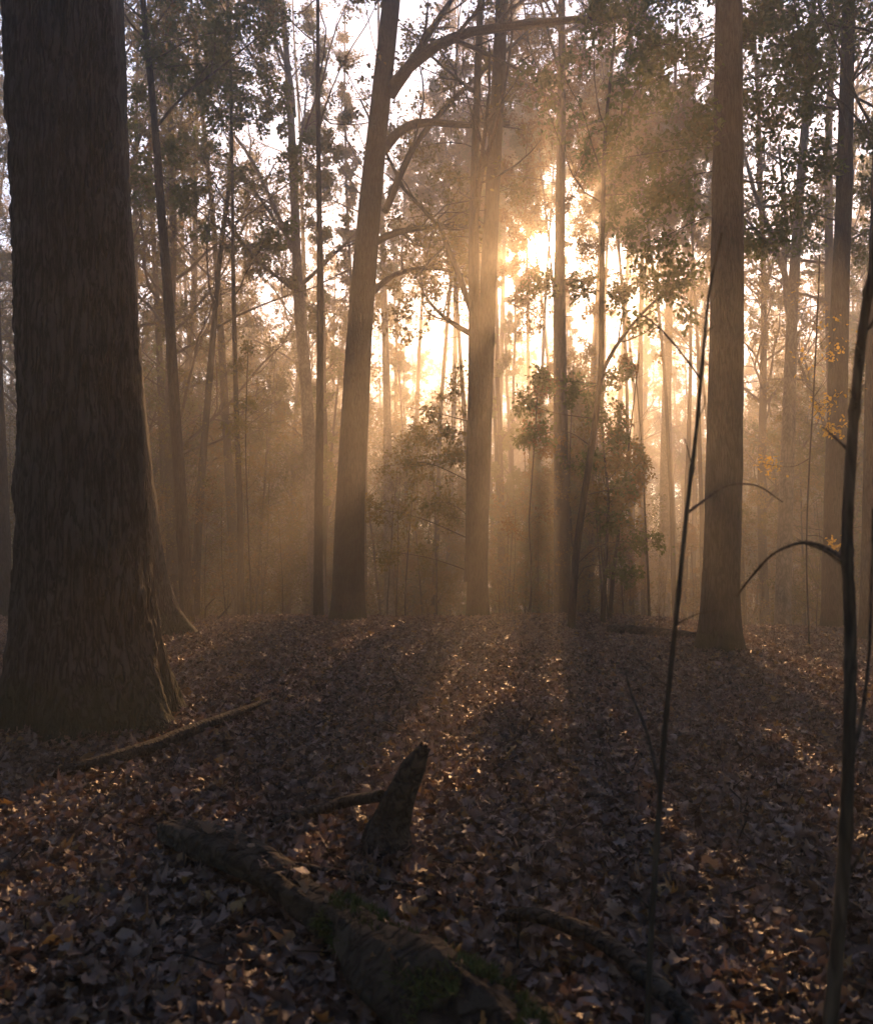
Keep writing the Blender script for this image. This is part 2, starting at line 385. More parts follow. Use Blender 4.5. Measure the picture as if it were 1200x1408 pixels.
# ---------------------------------------------------------------- trunks
def trunk_verts(path, rad, sides, flare=0.5, flare_h=0.5, lobes=5, bark=0.0, seed=0, freq=9.0, foot=0):
    """a trunk with root flare and furrowed bark; path (K,3) from the ground up"""
    K = len(path); T = norm(np.gradient(path, axis=0)); A = norm(np.cross(T, np.array([[0, 1., 0]]))); B = np.cross(T, A)
    th = np.arange(sides) * 2 * math.pi / sides
    h = np.maximum(0, path[:, 2] - path[foot, 2])
    fl = flare * np.exp(-h / flare_h)
    lob = 1 + 0.30 * np.cos(lobes * th[None] + seed) + 0.35 * np.cos(3 * th[None] + seed * 2.1)
    rr = rad[:, None] * (1 + fl[:, None] * np.maximum(0.2, lob))
    c, s = np.cos(th)[None], np.sin(th)[None]
    q = np.stack([c * rad[:, None] * 1.6 + seed, s * rad[:, None] * 1.6 + 0 * h[:, None], (0 * c + h[:, None]) * 0.7], -1)
    rr = rr * (1 + 0.05 * vnoise(q))
    if bark > 0:
        R0 = float(np.mean(rad))
        n = 1.0
        wq = np.stack([c * R0 * 3 + 0 * h[:, None], s * R0 * 3 + 0 * h[:, None], (0 * c + h[:, None]) * 2.0 + seed], -1)
        w = vnoise(wq) * 0.35
        q1 = np.stack([c * R0 * freq + w, s * R0 * freq - w, (0 * c + h[:, None]) * freq * 0.16 + seed * 3], -1)
        ridge = 1 - np.abs(vnoise(q1)) * 2.2
        q2 = q1 * np.array([2.3, 2.3, 3.5]) + 5
        ridge2 = 1 - np.abs(vnoise(q2)) * 2
        rr = rr + bark * (0.7 * np.clip(ridge, -1, 1) * -1 + 0.3 * ridge2 + 0.4 * vnoise(q1 * np.array([5, 5, 9.0])))
    v = path[:, None, :] + rr[..., None] * (c[..., None] * A[:, None] + s[..., None] * B[:, None])
    k = np.arange(K - 1)[:, None] * sides; j = np.arange(sides)[None]; j2 = (j + 1) % sides
    f = np.stack([k + j, k + j2, k + sides + j2, k + sides + j], -1).reshape(-1, 4)
    return v.reshape(-1, 3), f

def hero_path(pts, Y, H, step, lean=None):
    """pts (px,py) from the base up; carried on above the frame to height H"""
    q = np.array([P(px, py, Y) for px, py in pts])
    base = q[0].copy(); base[2] = gz(base[0], base[1]) - 0.25
    q = np.vstack([base[None], q]) if q[0][2] > base[2] + 0.15 else np.vstack([base[None], q[1:]])
    d = norm((q[-1] - q[-2])[None])[0]
    top = q[-1]
    while top[2] < base[2] + H:
        d = norm((d * 0.9 + np.array([rng.normal() * .05, rng.normal() * .05, 0.12]))[None])[0]
        top = top + d * 2.0; q = np.vstack([q, top[None]])
    n = max(8, int(seg_len(q[None])[0] / step))
    c = catmull(q, 400); s = np.concatenate([[0], np.cumsum(np.linalg.norm(np.diff(c, axis=0), axis=1))])
    u = np.linspace(0, s[-1], n); c = np.stack([np.interp(u, s, c[:, k]) for k in range(3)], 1)
    w = max(3, int(0.8 / max(step, .01)) | 1); kern = np.hanning(w + 2)[1:-1]; kern /= kern.sum()
    for k in (0, 1): c[:, k] = np.convolve(np.pad(c[:, k], w // 2, mode='edge'), kern, 'valid')
    if step < 0.1: c = np.vstack([c[c[:, 2] < 8.5], c[c[:, 2] >= 8.5][::8]])     # fine rings only on the lower trunk
    return c

def resample(path, K):
    if path.shape[1] == 3:
        s = np.concatenate([[0], np.cumsum(np.linalg.norm(np.diff(path, axis=0), axis=1))]); x = np.interp(np.linspace(0, s[-1], K), s, np.arange(len(path)))
    else: x = np.linspace(0, len(path) - 1, K)
    i = np.minimum(x.astype(int), len(path) - 2); f = (x - i)[:, None]
    return path[i] * (1 - f) + path[i + 1] * f

def crown_parts(axis, R, g, fine=0.0, org=None, limbs=14, t0=0.5, ratio=0.3, lv2=6, lv3=6, lv4=4, leaves=8, size=0.09, up=0.06, ang=55, ltaper=0.6, extra=None, leaf_keep=1.0, lr=0.42):
    mb = MB()
    a, ra = axis[None], R[None]
    A, RA = sprout(a, ra, limbs, t0, 0.97, ratio, ang, 0.14, up, 8, g, lr, taper=ltaper)
    if extra is not None:
        Pe, Re = extra
        A = np.concatenate([A, Pe]); RA = np.concatenate([RA, Re])
    v, f = tubes(A, np.maximum(RA, fine), 6); mb.add(v, f, 0)
    B, RB = sprout(A, RA, lv2, 0.22, 0.98, 0.42, 45, 0.16, up * .5, 6, g)
    def clear_sun(Q, RQ):
        if org is None: return Q, RQ
        w_ = Q + org; qq = np.hypot(w_[..., 0] - AZ * w_[..., 1], w_[..., 2] - CAM_Z - EL * w_[..., 1]).min(1)
        ok_ = (qq > .45) & ~in_lane(w_[:, w_.shape[1] // 2])
        return Q[ok_], RQ[ok_]
    B, RB = clear_sun(B, RB)
    v, f = tubes(B, np.maximum(RB, fine), 4); mb.add(v, f, 0)
    C, RC = sprout(B, RB, lv3, 0.15, 1.0, 0.45, 42, 0.2, 0.02, 5, g)
    C, RC = clear_sun(C, RC)
    v, f = tubes(C, np.maximum(RC, fine), 3); mb.add(v, f, 0)
    D = C
    if lv4:
        D, RD = sprout(C, RC, lv4, 0.2, 1.0, 0.55, 40, 0.22, -0.01, 4, g)
        D, RD = clear_sun(D, RD)
        v, f = tubes(D, np.maximum(RD, fine), 3); mb.add(v, f, 0)
    if leaf_keep < 1.0:
        D = D[g.uniform(size=len(D)) < leaf_keep]
    if leaves: 
        v, f = leaf_mesh(D, leaves, size, g, org=org, plain=fine >= .005); mb.add(v, f, 1)
    return mb

HEROES = []
def add_tree(name, label, cat, group, pts, Y, w, H=20, sides=24, step=0.12, bark=0.006, flare=0.35, flare_h=0.35, mat=M_BARK, leafmat=M_LEAF, crown=None, seed=1, branches=(), taper=0.55, freq=14, clumps=(), csize=0.078, cper=11):
    path = hero_path(pts, Y, H, step)
    base = path[0] + np.array([0, 0, 0.25]); base_z = gz(path[0][0], path[0][1]); org = np.array([path[0][0], path[0][1], base_z])
    path = path - org
    h = np.clip(path[:, 2] / H, 0, 1)
    r0 = w * 0.5
    rad = r0 * (1 - (1 - taper * 0.35) * np.clip(h, 0, 1) ** 0.95)
    rad = np.maximum(rad, 0.012)
    t = link(name, None, loc=tuple(org)); tag(t, label, cat, group)
    v, f = trunk_verts(path, rad, sides, flare, flare_h, 4 + seed % 3, bark, seed * 1.37, freq)
    mb = MB(); mb.add(v, f); link('trunk', mb.mesh('trunk', [mat]), t)
    g = np.random.default_rng(seed * 101 + 3)
    ex = None
    if branches:
        Pe, Re = [], []
        for bp, wb, dy in branches:
            q = np.array([P(px, py, Y + dy * k / (len(bp) - 1)) for k, (px, py) in enumerate(bp)]) - org
            q = catmull(q, 14); rb = wb / 2 * np.linspace(1, 0.45, 14) * (1 + 0.05 * g.normal(size=14))
            v, f = tubes(q[None], rb[None], 10); m2 = MB(); m2.add(v, f); link('branch', m2.mesh('branch', [mat]), t)
            Pe.append(resample(q, 8)); Re.append(resample(rb[:, None], 8)[:, 0] * 0.97)
        ex = (np.array(Pe), np.array(Re))
    if crown is not None:
        c = dict(crown); c.setdefault('t0', 0.5)
        cm = []
        for (px, py, dy, rad_m) in clumps:
            tg = P(px, py, Y + dy) - org; hd = np.linalg.norm(tg[:2] - path[np.argmin(np.abs(path[:, 2] - tg[2]))][:2])
            st = path[np.argmin(np.abs(path[:, 2] - (tg[2] - 0.45 * hd + 0.3)))]
            mid = (st + tg) / 2 + g.normal(size=3) * 0.08 * hd + np.array([0, 0, .08 * hd]); L_ = np.linalg.norm(tg - st)
            A_ = resample(catmull(np.array([st, mid, tg, tg + (tg - mid) / max(L_, .1) * rad_m]), 16), 8)[None]
            RA_ = (0.005 + 0.005 * L_) * np.linspace(1, .25, 8)[None]
            B_, RB_ = sprout(A_, RA_, 9, max(0.15, 1 - 2.2 * rad_m / (L_ + rad_m)), 1, rad_m * 1.0 / (L_ + rad_m), 55, .15, .02, 6, g, taper=.3)
            C_, RC_ = sprout(B_, RB_, 5, .1, 1, .6, 45, .2, 0, 4, g)
            kb = ~in_lane(B_[:, 3] + org); B_, RB_ = B_[kb], RB_[kb]; kc = ~in_lane(C_[:, 2] + org); C_, RC_ = C_[kc], RC_[kc]
            if len(C_) == 0: continue
            cm.append((A_, RA_, B_, RB_, C_, RC_))
        ax12 = resample(path, 12); mb = crown_parts(ax12, np.interp(ax12[:, 2], path[:, 2], rad), g, extra=ex, org=org, **c)
        for A_, RA_, B_, RB_, C_, RC_ in cm:
            for q_, r_, n_ in ((A_, RA_, 6), (B_, RB_, 4), (C_, RC_, 3)): mb.add(*tubes(q_, r_, n_), 0)
            mb.add(*leaf_mesh(C_, cper, csize, g, org=org), 1)
        link('crown', mb.mesh('crown', [M_TWIG, leafmat]), t)
    HEROES.append((org[0], org[1]))
    return t

C_HI = dict(limbs=12, t0=0.6, ratio=0.26, lv2=6, lv3=5, lv4=3, leaves=7, size=0.10)
C_TOP = dict(limbs=10, t0=0.55, ratio=0.2, lv2=5, lv3=5, lv4=3, leaves=5, size=0.09)

add_tree('oak_tree', 'huge dark furrowed oak trunk with mossy roots, nearest of the big trees', 'oak tree', None,
    [(128, 1000), (122, 900), (114, 700), (108, 500), (97, 300), (80, 0), (70, -300)], 6.85, 0.98, H=19, sides=210, step=0.028, bark=0.030,
    flare=0.62, flare_h=0.5, mat=M_OAK, crown=dict(limbs=12, t0=0.42, ratio=0.33, lv2=6, lv3=5, lv4=3, leaves=7, size=0.1), seed=2, taper=0.9, freq=15)
add_tree('oak_tree', 'broad dark trunk half hidden behind the huge furrowed oak, roots spreading to its right', 'oak tree', None,
    [(205, 885), (186, 700), (168, 500), (158, 300), (150, 0)], 12.2, 0.62, H=20, sides=96, step=0.05, bark=0.011, flare=1.25, flare_h=0.42, mat=M_OAK, crown=C_HI, seed=3)
add_tree('slender_tree', 'slender dark trunk just right of the two oaks, slightly bowed, bare of limbs', 'tree', None,
    [(258, 845), (252, 740), (243, 600), (233, 430), (222, 290), (213, 170), (197, 0)], 17.0, 0.27, H=17, leafmat=M_GREEN,
    crown=dict(limbs=14, t0=0.5, ratio=0.22, lv2=6, lv3=5, lv4=3, leaves=8, size=0.1), seed=4, clumps=[(205, 60, 0, .7), (245, 110, 1, .7), (195, 150, 1, .6), (290, 60, .5, .7), (330, 95, 1, .6), (355, 40, 0, .7), (228, 205, .5, .6), (190, 255, 0, .5), (265, 260, 1, .5)])
add_tree('slender_tree', 'thin grey trunk leaning right, third stem right of the oaks', 'tree', None,
    [(268, 850), (275, 690), (290, 500), (303, 350), (318, 210), (314, 0)], 23.0, 0.25, H=18,
    crown=dict(limbs=16, t0=0.42, ratio=0.22, lv2=6, lv3=5, lv4=3, leaves=8, size=0.1), seed=5,
    branches=[([(312, 300), (345, 350), (405, 400)], 0.13, 1.0)])
add_tree('slender_tree', 'thinnest straight dark stem standing alone in the mist left of centre', 'tree', None,
    [(332, 850), (330, 700), (325, 560), (322, 430), (320, 300), (318, 100)], 20.0, 0.16, H=15, leafmat=M_GREEN,
    crown=dict(limbs=14, t0=0.45, ratio=0.2, lv2=5, lv3=5, lv4=3, leaves=8, size=0.1), seed=6)
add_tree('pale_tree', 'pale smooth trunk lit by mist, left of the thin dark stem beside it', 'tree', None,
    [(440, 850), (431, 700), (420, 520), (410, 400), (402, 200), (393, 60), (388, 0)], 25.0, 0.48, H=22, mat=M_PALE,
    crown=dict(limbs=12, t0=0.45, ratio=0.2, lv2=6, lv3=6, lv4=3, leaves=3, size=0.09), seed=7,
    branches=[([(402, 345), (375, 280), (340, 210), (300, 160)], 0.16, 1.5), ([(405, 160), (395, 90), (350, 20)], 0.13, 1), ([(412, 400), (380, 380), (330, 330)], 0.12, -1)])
add_tree('slender_tree', 'thin upright dark trunk touching the foot of the leaning central tree', 'tree', None,
    [(438, 850), (438, 700), (440, 560), (440, 400), (438, 200), (437, 0)], 18.2, 0.2, H=17,
    crown=dict(limbs=12, t0=0.6, ratio=0.2, lv2=5, lv3=5, lv4=3, leaves=6, size=0.09), seed=8)
add_tree('leaning_tree', 'thick smooth trunk leaning right at centre with arched limbs reaching right', 'tree', None,
    [(479, 850), (480, 750), (484, 650), (493, 480), (507, 300), (522, 150), (538, 0), (552, -120)], 17.0, 0.60, H=21, sides=40, step=0.08, mat=M_BARK, bark=0.005, flare=0.5,
    crown=dict(limbs=9, t0=0.68, ratio=0.24, lv2=6, lv3=6, lv4=3, leaves=4, size=0.08, leaf_keep=0.5), seed=9, taper=0.9,
    branches=[([(536, 130), (552, 104), (585, 72), (640, 45), (735, 33), (850, 20)], 0.24, -1.5), ([(545, 110), (566, 84), (600, 30), (635, -20)], 0.2, 1.0),
              ([(528, 205), (548, 182), (580, 168), (640, 172), (700, 170)], 0.21, 0.8), ([(530, 290), (570, 200), (640, 120), (730, 40)], 0.15, 2.0),
              ([(512, 335), (545, 320), (600, 311), (660, 312)], 0.16, 1.0), ([(505, 410), (535, 382), (575, 369), (612, 371), (652, 384)], 0.12, 1.2),
              ([(570, 382), (600, 350), (622, 330)], 0.06, 1.0)])
t9 = add_tree('twin_stem_tree', 'two straight stems fused into one trunk, left of the sun', 'tree', None,
    [(656, 850), (657, 750), (661, 650), (667, 500), (674, 320), (683, 150), (690, 0)], 17.2, 0.40, H=21, sides=32, mat=M_BARK, flare=0.55,
    crown=dict(limbs=11, t0=0.62, ratio=0.22, lv2=6, lv3=5, lv4=3, leaves=5, size=0.09), seed=10, taper=1.0, csize=.07, cper=10, clumps=[(705, 262, .5, .5), (612, 250, 1, .6), (590, 335, .5, .5), (560, 300, 1, .5), (622, 350, .3, .5), (560, 390, .8, .5), (605, 395, 1, .5), (630, 300, .8, .5), (540, 440, .6, .5), (628, 430, .5, .6), (600, 470, 1, .7), (560, 560, .4, .6), (625, 520, .6, .7), (540, 640, .6, .6), (600, 640, .4, .7), (640, 620, .8, .6), (520, 700, .5, .5), (575, 700, .5, .6), (620, 710, .6, .6), (550, 760, .4, .5), (562, 205, 1, .5), (600, 130, 1, .6), (625, 60, 1, .6), (570, 60, 1, .5), (590, 520, 1, .5), (615, 590, .5, .5), (575, 600, 1, .4), (705, 110, 1, .5)],
    branches=[([(648, 800), (650, 650), (652, 480), (651, 320), (655, 150), (662, -40)], 0.30, -0.05)])
add_tree('slender_tree', 'straight trunk standing right beside the glowing sun', 'tree', None,
    [(773, 850), (772, 700), (770, 560), (769, 400), (770, 280), (772, 100), (772, 0)], 22.0, 0.44, H=22, mat=M_BARK,
    crown=dict(limbs=16, t0=0.58, ratio=0.2, lv2=6, lv3=5, lv4=3, leaves=6, size=0.09), seed=11, leafmat=M_RUST, csize=.075, cper=12, clumps=[(740, 180, 0, .7), (805, 160, 1, .7), (716, 235, .5, .7), (792, 250, 0, .6), (728, 292, -.5, .55), (704, 330, .5, .6), (806, 335, 0, .6), (735, 120, 1, .8), (785, 85, .5, .8), (690, 175, 1, .7), (720, 60, 0, .8), (815, 60, 1, .8), (712, 400, .5, .5), (735, 440, .5, .4), (760, 30, .5, .8), (745, 85, 1, .7), (772, 130, .6, .7), (750, 190, 1.2, .6), (700, 110, .5, .7), (726, 245, 1, .5), (800, 215, .4, .6), (778, 275, 1.5, .4), (830, 110, 1, .8), (680, 240, .5, .5), (735, 60, 0, .7), (785, 180, .8, .6), (695, 300, 1, .5), (712, 365, .3, .5), (730, 410, 1, .45), (790, 395, .6, .45), (820, 430, .8, .45), (800, 300, 1.2, .5), (725, 265, 1.6, .5), (790, 225, 1.6, .5), (840, 370, 1, .5)])
add_tree('forked_sapling', 'young dark tree with a bent lower stem forking right of the sun', 'tree', None,
    [(785, 865), (790, 780), (797, 720), (812, 620), (825, 520), (827, 420), (831, 200), (845, 40)], 15.2, 0.14, H=11, sides=14,
    crown=dict(limbs=10, t0=0.55, ratio=0.2, lv2=5, lv3=5, lv4=2, leaves=8, size=0.09), seed=12, leafmat=M_GREEN, flare=0.2, bark=0.002, taper=1, csize=.075, cper=9,
    clumps=[(735, 388, 0, .26), (800, 398, .3, .28), (852, 408, 0, .3), (897, 392, .5, .3), (868, 340, 1, .4), (838, 290, 1, .4), (885, 275, .6, .45), (815, 225, 1, .4), (705, 548, .5, .3), (752, 522, 0, .28), (728, 600, .8, .3), (860, 560, 1, .3), (870, 220, 0, .45), (790, 540, .5, .3), (850, 520, .8, .4), (848, 600, .6, .4), (868, 670, .8, .4), (842, 715, .6, .35), (885, 745, .8, .35), (815, 640, 1, .35), (820, 570, .4, .35), (860, 790, .5, .3)],
    branches=[([(823, 530), (838, 490), (870, 445), (905, 410), (950, 384)], 0.075, -0.4)])
add_tree('slender_tree', 'tall straight dark trunk with a mossy foot, biggest of the trunks right of the sun', 'tree', None,
    [(988, 905), (990, 820), (994, 700), (998, 500), (1000, 300), (1001, 0), (1001, -300)], 11.0, 0.47, H=20, sides=72, step=0.05, bark=0.008, flare=0.6, flare_h=0.3,
    crown=dict(limbs=20, t0=0.46, ratio=0.17, lv2=6, lv3=5, lv4=3, leaves=6, size=0.075, lr=0.2), seed=13, leafmat=M_GREEN, taper=1.0,
    clumps=[(880, 120, 1, .6), (930, 60, 0, .6), (868, 215, 1, .55), (922, 250, .5, .55), (955, 170, -.5, .5), (850, 40, .5, .6), (905, 330, 1, .5), (935, 390, 1.5, .4), (1062, 60, 0, .6), (1110, 120, 1, .6), (1062, 190, .5, .55), (1085, 300, 1.5, .5), (1120, 240, 1, .55), (1050, 330, 1, .35)])
add_tree('slender_tree', 'straight grey trunk close behind the tall dark trunk, second from the right edge', 'tree', None,
    [(1146, 872), (1148, 700), (1153, 450), (1160, 250), (1166, 0)], 15.5, 0.42, H=19, sides=32, mat=M_BARK,
    crown=dict(limbs=26, t0=0.40, ratio=0.2, lv2=6, lv3=6, lv4=3, leaves=9, size=0.075, lr=0.2), seed=14, leafmat=M_GREEN, clumps=[(1150, 50, 1, .7), (1185, 170, .5, .7), (1120, 150, 1, .7), (1190, 60, 0, .7), (1100, 320, 2, .6), (1195, 260, .5, .5), (1070, 110, 1, .7), (1050, 30, 1, .7), (1185, 330, 1, .5)])
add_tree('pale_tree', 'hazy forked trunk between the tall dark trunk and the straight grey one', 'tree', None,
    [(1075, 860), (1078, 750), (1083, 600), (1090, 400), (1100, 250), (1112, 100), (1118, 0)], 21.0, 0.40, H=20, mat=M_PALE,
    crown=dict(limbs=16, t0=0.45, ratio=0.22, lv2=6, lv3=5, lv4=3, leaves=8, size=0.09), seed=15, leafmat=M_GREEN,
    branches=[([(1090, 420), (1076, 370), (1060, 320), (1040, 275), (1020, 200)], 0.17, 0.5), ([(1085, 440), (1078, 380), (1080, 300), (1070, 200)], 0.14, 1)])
add_tree('slender_tree', 'brown trunk cut by the right edge of the photo', 'tree', None,
    [(1190, 875), (1193, 700), (1197, 500), (1202, 300), (1208, 0)], 13.5, 0.20, H=16,
    crown=dict(limbs=16, t0=0.4, ratio=0.22, lv2=5, lv3=5, lv4=3, leaves=7, size=0.09), seed=16, leafmat=M_GREEN)
add_tree('slender_tree', 'dark trunk cut by the left edge behind the huge oak', 'tree', None,
    [(4, 845), (2, 700), (-6, 500), (-10, 300), (-14, 0)], 17.0, 0.34, H=18, crown=C_HI, seed=17)
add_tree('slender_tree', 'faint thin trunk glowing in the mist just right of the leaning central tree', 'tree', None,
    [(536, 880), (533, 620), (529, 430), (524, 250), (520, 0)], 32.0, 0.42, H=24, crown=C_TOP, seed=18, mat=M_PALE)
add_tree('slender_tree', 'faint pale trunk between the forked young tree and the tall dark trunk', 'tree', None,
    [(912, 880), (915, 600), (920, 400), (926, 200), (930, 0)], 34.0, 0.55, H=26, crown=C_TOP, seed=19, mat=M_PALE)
add_tree('slender_tree', 'faint trunk seen through haze between the oaks and the bowed dark trunk', 'tree', None,
    [(236, 880), (226, 650), (218, 450), (208, 250), (204, 0)], 30.0, 0.38, H=22, crown=C_TOP, seed=20)
add_tree('slender_tree', 'hazy trunk leaning left behind the thin grey leaning one', 'tree', None,
    [(330, 900), (312, 600), (297, 350), (283, 200), (268, 60)], 28.0, 0.36, H=22, crown=C_TOP, seed=21)
add_tree('sapling', 'thin sapling carrying clusters of bright yellow leaves near the straight grey trunk', 'sapling', None,
    [(1112, 880), (1108, 760), (1112, 640), (1118, 540)], 12.6, 0.028, H=4.4, sides=8, crown=dict(limbs=8, t0=0.4, ratio=0.2, lv2=3, lv3=3, lv4=0, leaves=2, size=0.06), seed=41, bark=0, flare=.1, leafmat=M_YELLOW,
    csize=.055, cper=2, clumps=[(1148, 592, 0, .12), (1128, 560, .3, .12), (1090, 742, 0, .12), (1142, 748, .1, .12), (1060, 640, .5, .14)])
for k, (pts, Y, w, lb) in enumerate([
    ([(828, 858), (833, 760), (836, 690), (830, 620), (826, 560)], 15.8, 0.10, 'short crooked dark sapling beside the bent foot of the forked young tree'),
    ([(836, 862), (845, 770), (856, 690), (862, 630)], 16.4, 0.09, 'small sapling leaning right under the shadowed leaves'),
    ([(893, 870), (890, 780), (886, 700), (884, 640)], 17.5, 0.06, 'thin sapling between the log and the shadowed bushes'),
    ([(728, 858), (730, 780), (727, 720), (731, 660)], 17.5, 0.045, 'wispy sapling midway between the twin stems and the sun tree'),
    ([(346, 850), (344, 790), (342, 740)], 18.5, 0.05, 'wispy sapling at the foot of the thin lone stem')]):
    add_tree('sapling', lb, 'sapling', None, pts, Y, w, H=4.0, sides=10, crown=dict(limbs=12, t0=0.35, ratio=0.15, lv2=5, lv3=4, lv4=0, leaves=7, size=0.075),
             seed=30 + k, bark=0.001, flare=0.15, leafmat=(M_LEAF, M_RUST)[k % 2])

# ---------------------------------------------------------------- trees further off, each a thing, sharing a few grown shapes
def proto(seed, H, w, limbs, t0, ratio, leaves, size, leafmat, lv=(6, 5, 3), keep=1.0, mat=M_BARK, wob=0.02, ang=52, multi=False):
    g = np.random.default_rng(seed)
    K = 16; ax = np.zeros((K, 3)); d = np.array([g.normal() * .03, g.normal() * .03, 1.0]); ax[0, 2] = -0.5
    for k in range(1, K):
        d = norm((d + np.array([g.normal() * wob, g.normal() * wob, 0.04]))[None])[0]; ax[k] = ax[k - 1] + d * (H + .5) / (K - 1)
    rad = w / 2 * (1 - 0.85 * np.linspace(0, 1, K) ** 0.9); fine = catmull(ax, 60); rf = np.interp(np.linspace(0, 1, 60), np.linspace(0, 1, K), rad)
    v, f = trunk_verts(fine, rf, 12, 0.3, 0.3, 4, 0, seed); mt = MB(); mt.add(v, f)
    mc = crown_parts(ax, rad, g, limbs=limbs, t0=t0, ratio=ratio, lv2=lv[0], lv3=lv[1], lv4=lv[2], leaves=leaves, size=size, leaf_keep=keep, ang=ang, fine=0.006 if H > 15 else 0.0025, ltaper=0.6 if H > 15 else 0.1)
    return mt.mesh('trunk', [mat]), mc.mesh('crown', [M_TWIG, leafmat])

TALL = [proto(201, 29, 0.40, 32, 0.20, 0.17, 8, 0.115, M_LEAF, (7, 5, 2)), proto(202, 26, 0.36, 32, 0.14, 0.18, 8, 0.115, M_GREEN, (7, 5, 2)),
        proto(203, 30, 0.48, 30, 0.24, 0.18, 8, 0.115, M_RUST, (7, 5, 2)), proto(204, 28, 0.36, 34, 0.15, 0.19, 4, 0.10, M_LEAF, (8, 6, 2), mat=M_PALE)]
LOW = [proto(211, 9.5, 0.13, 22, 0.16, 0.17, 8, 0.08, M_LEAF, (6, 5, 2), ang=62), proto(212, 8.0, 0.11, 22, 0.14, 0.19, 8, 0.08, M_RUST, (6, 5, 2), ang=58)]
MID = [proto(216, 16, 0.2, 40, 0.12, 0.085, 10, 0.095, M_LEAF, (6, 5, 0), ang=60), proto(217, 15, 0.18, 40, 0.12, 0.09, 10, 0.095, M_GREEN, (6, 5, 0), ang=60)]
SLIM = [proto(221, 26, 0.30, 60, 0.25, 0.029, 13, 0.10, M_LEAF, (6, 4, 0), ang=55), proto(222, 24, 0.28, 60, 0.22, 0.032, 13, 0.10, M_GREEN, (6, 4, 0), ang=60)]
TOPS = [proto(241, 31, 0.30, 26, 0.72, 0.07, 12, 0.11, M_LEAF, (7, 5, 2), ang=60)]
HIGH = [proto(231, 29, 0.34, 30, 0.62, 0.10, 8, 0.11, M_LEAF, (7, 5, 2), ang=55), proto(232, 32, 0.36, 32, 0.64, 0.09, 8, 0.11, M_RUST, (7, 5, 2), ang=55)]
UNDER = [proto(301, 7.5, 0.10, 20, 0.14, 0.32, 7, 0.085, M_LEAF, (6, 5, 2), ang=68), proto(302, 6.0, 0.08, 20, 0.12, 0.36, 8, 0.08, M_RUST, (6, 5, 2), ang=72),
         proto(303, 9.0, 0.12, 20, 0.18, 0.28, 7, 0.09, M_LEAF, (6, 5, 2), ang=65), proto(304, 5.0, 0.06, 18, 0.1, 0.38, 7, 0.075, M_LEAF, (5, 5, 2), keep=.7, ang=60)]
SAPS = [proto(401, 4.0, 0.045, 14, 0.25, 0.22, 4, 0.06, M_LEAF, (4, 3, 0)), proto(402, 3.2, 0.035, 12, 0.2, 0.25, 4, 0.06, M_RUST, (4, 3, 0)), proto(403, 5.0, 0.05, 14, 0.3, 0.2, 3, 0.06, M_LEAF, (4, 3, 0), keep=.6)]

placed = list(HEROES)
def plant(name, me2, x, y, s, rz, label, cat, group):
    t = link(name, None, loc=(x, y, gz(x, y))); t.rotation_euler = (0, 0, rz); t.scale = (s, s, s)
    tag(t, label, cat, group)
    link('trunk', me2[0], t); link('crown', me2[1], t)
    placed.append((x, y)); return t

def scatter(n, y0, y1, spread, mind, g, keep=None):
    out = []; tries = 0
    while len(out) < n and tries < n * 60:
        tries += 1
        y = math.sqrt(g.uniform(y0 * y0, y1 * y1)); x = g.uniform(-spread, spread) * y
        if any((x - a) ** 2 + (y - b) ** 2 < mind * mind for a, b in placed + out): continue
        if keep and not keep(600 + F_PX * x / y, y): continue
        out.append((x, y))
    return out

g = np.random.default_rng(11)
def across(px, y): return (px - 600) / F_PX * y - AZ * y        # metres beside the line that runs from the camera to the sun
def try_plant(kinds, c, y, H, t0, rad, name, label, cat, group, s0=1.0):
    x = c + AZ * y; z = gz(x, y)
    for sc_ in (s0, s0 * .85, s0 * .7, s0 * .55):
        if fits(x, y, z + t0 * H * sc_, z + H * sc_, rad * sc_):
            k = int(g.integers(len(kinds)))
            plant(name, kinds[k], x, y, sc_, g.uniform(0, 6.28), label, cat, group); return True
    return False
cnt = [0, 0, 0]
for (c, y) in [(-2.7, 21.5), (-1.4, 22.5), (-1.9, 26), (-1.2, 29), (-2.6, 31), (0.9, 20.5), (.7, 25), (1.2, 29), (.9, 34), (0, 27), (4.9, 31), (-4.5, 32), (2.4, 27)]:
    cnt[0] += try_plant(LOW, c, y, 9, .12, 1.5, 'low_tree', 'slim dense-leaved tree beyond the crest under the low sun', 'tree', 'slim leafy trees beneath the sun', g.uniform(.9, 1.1))
for (c, y) in [(-1.8, 33.5), (-1.7, 40), (1.5, 44), (-1.6, 48), (1.3, 51), (-1.4, 55), (4.7, 30), (5.2, 38), (4.6, 47), (5.6, 56), (-6.8, 27), (-7.4, 34), (-6.6, 42), (-7.8, 50)]:
    k = int(g.integers(2))
    if abs(c) > 6 or c > 4 or y >= 0:
        plant('slim_tree', SLIM[k], c + AZ * y, y, g.uniform(0.9, 1.05), g.uniform(0, 6.28), 'tall narrow leafy tree beyond the crest beside a lane of mist', 'tree', 'tall narrow trees beyond the crest')
for y in (23.5, 29, 36):
    for c in (-2.9, -2.2, -1.5, -0.8, -0.1, 0.6, 1.2):
        if g.uniform() < 0.12: continue
        c_ = c + g.uniform(-.25, .25); y_ = y + g.uniform(-2, 2); x = c_ + AZ * y_; z = gz(x, y_)
        top = CAM_Z + EL * y_ - (1.28 * -c_ if c_ < 0 else 2.2 * c_) - 0.6 - z
        big = top > 11
        cnt[0] += try_plant(MID if big else LOW, c_, y_, 16 if big else 9, .12, 1.3, 'low_tree', 'slim leafy tree beyond the crest under the low sun', 'tree', 'slim leafy trees beneath the sun', min(1.2, top / (16 if big else 9)))
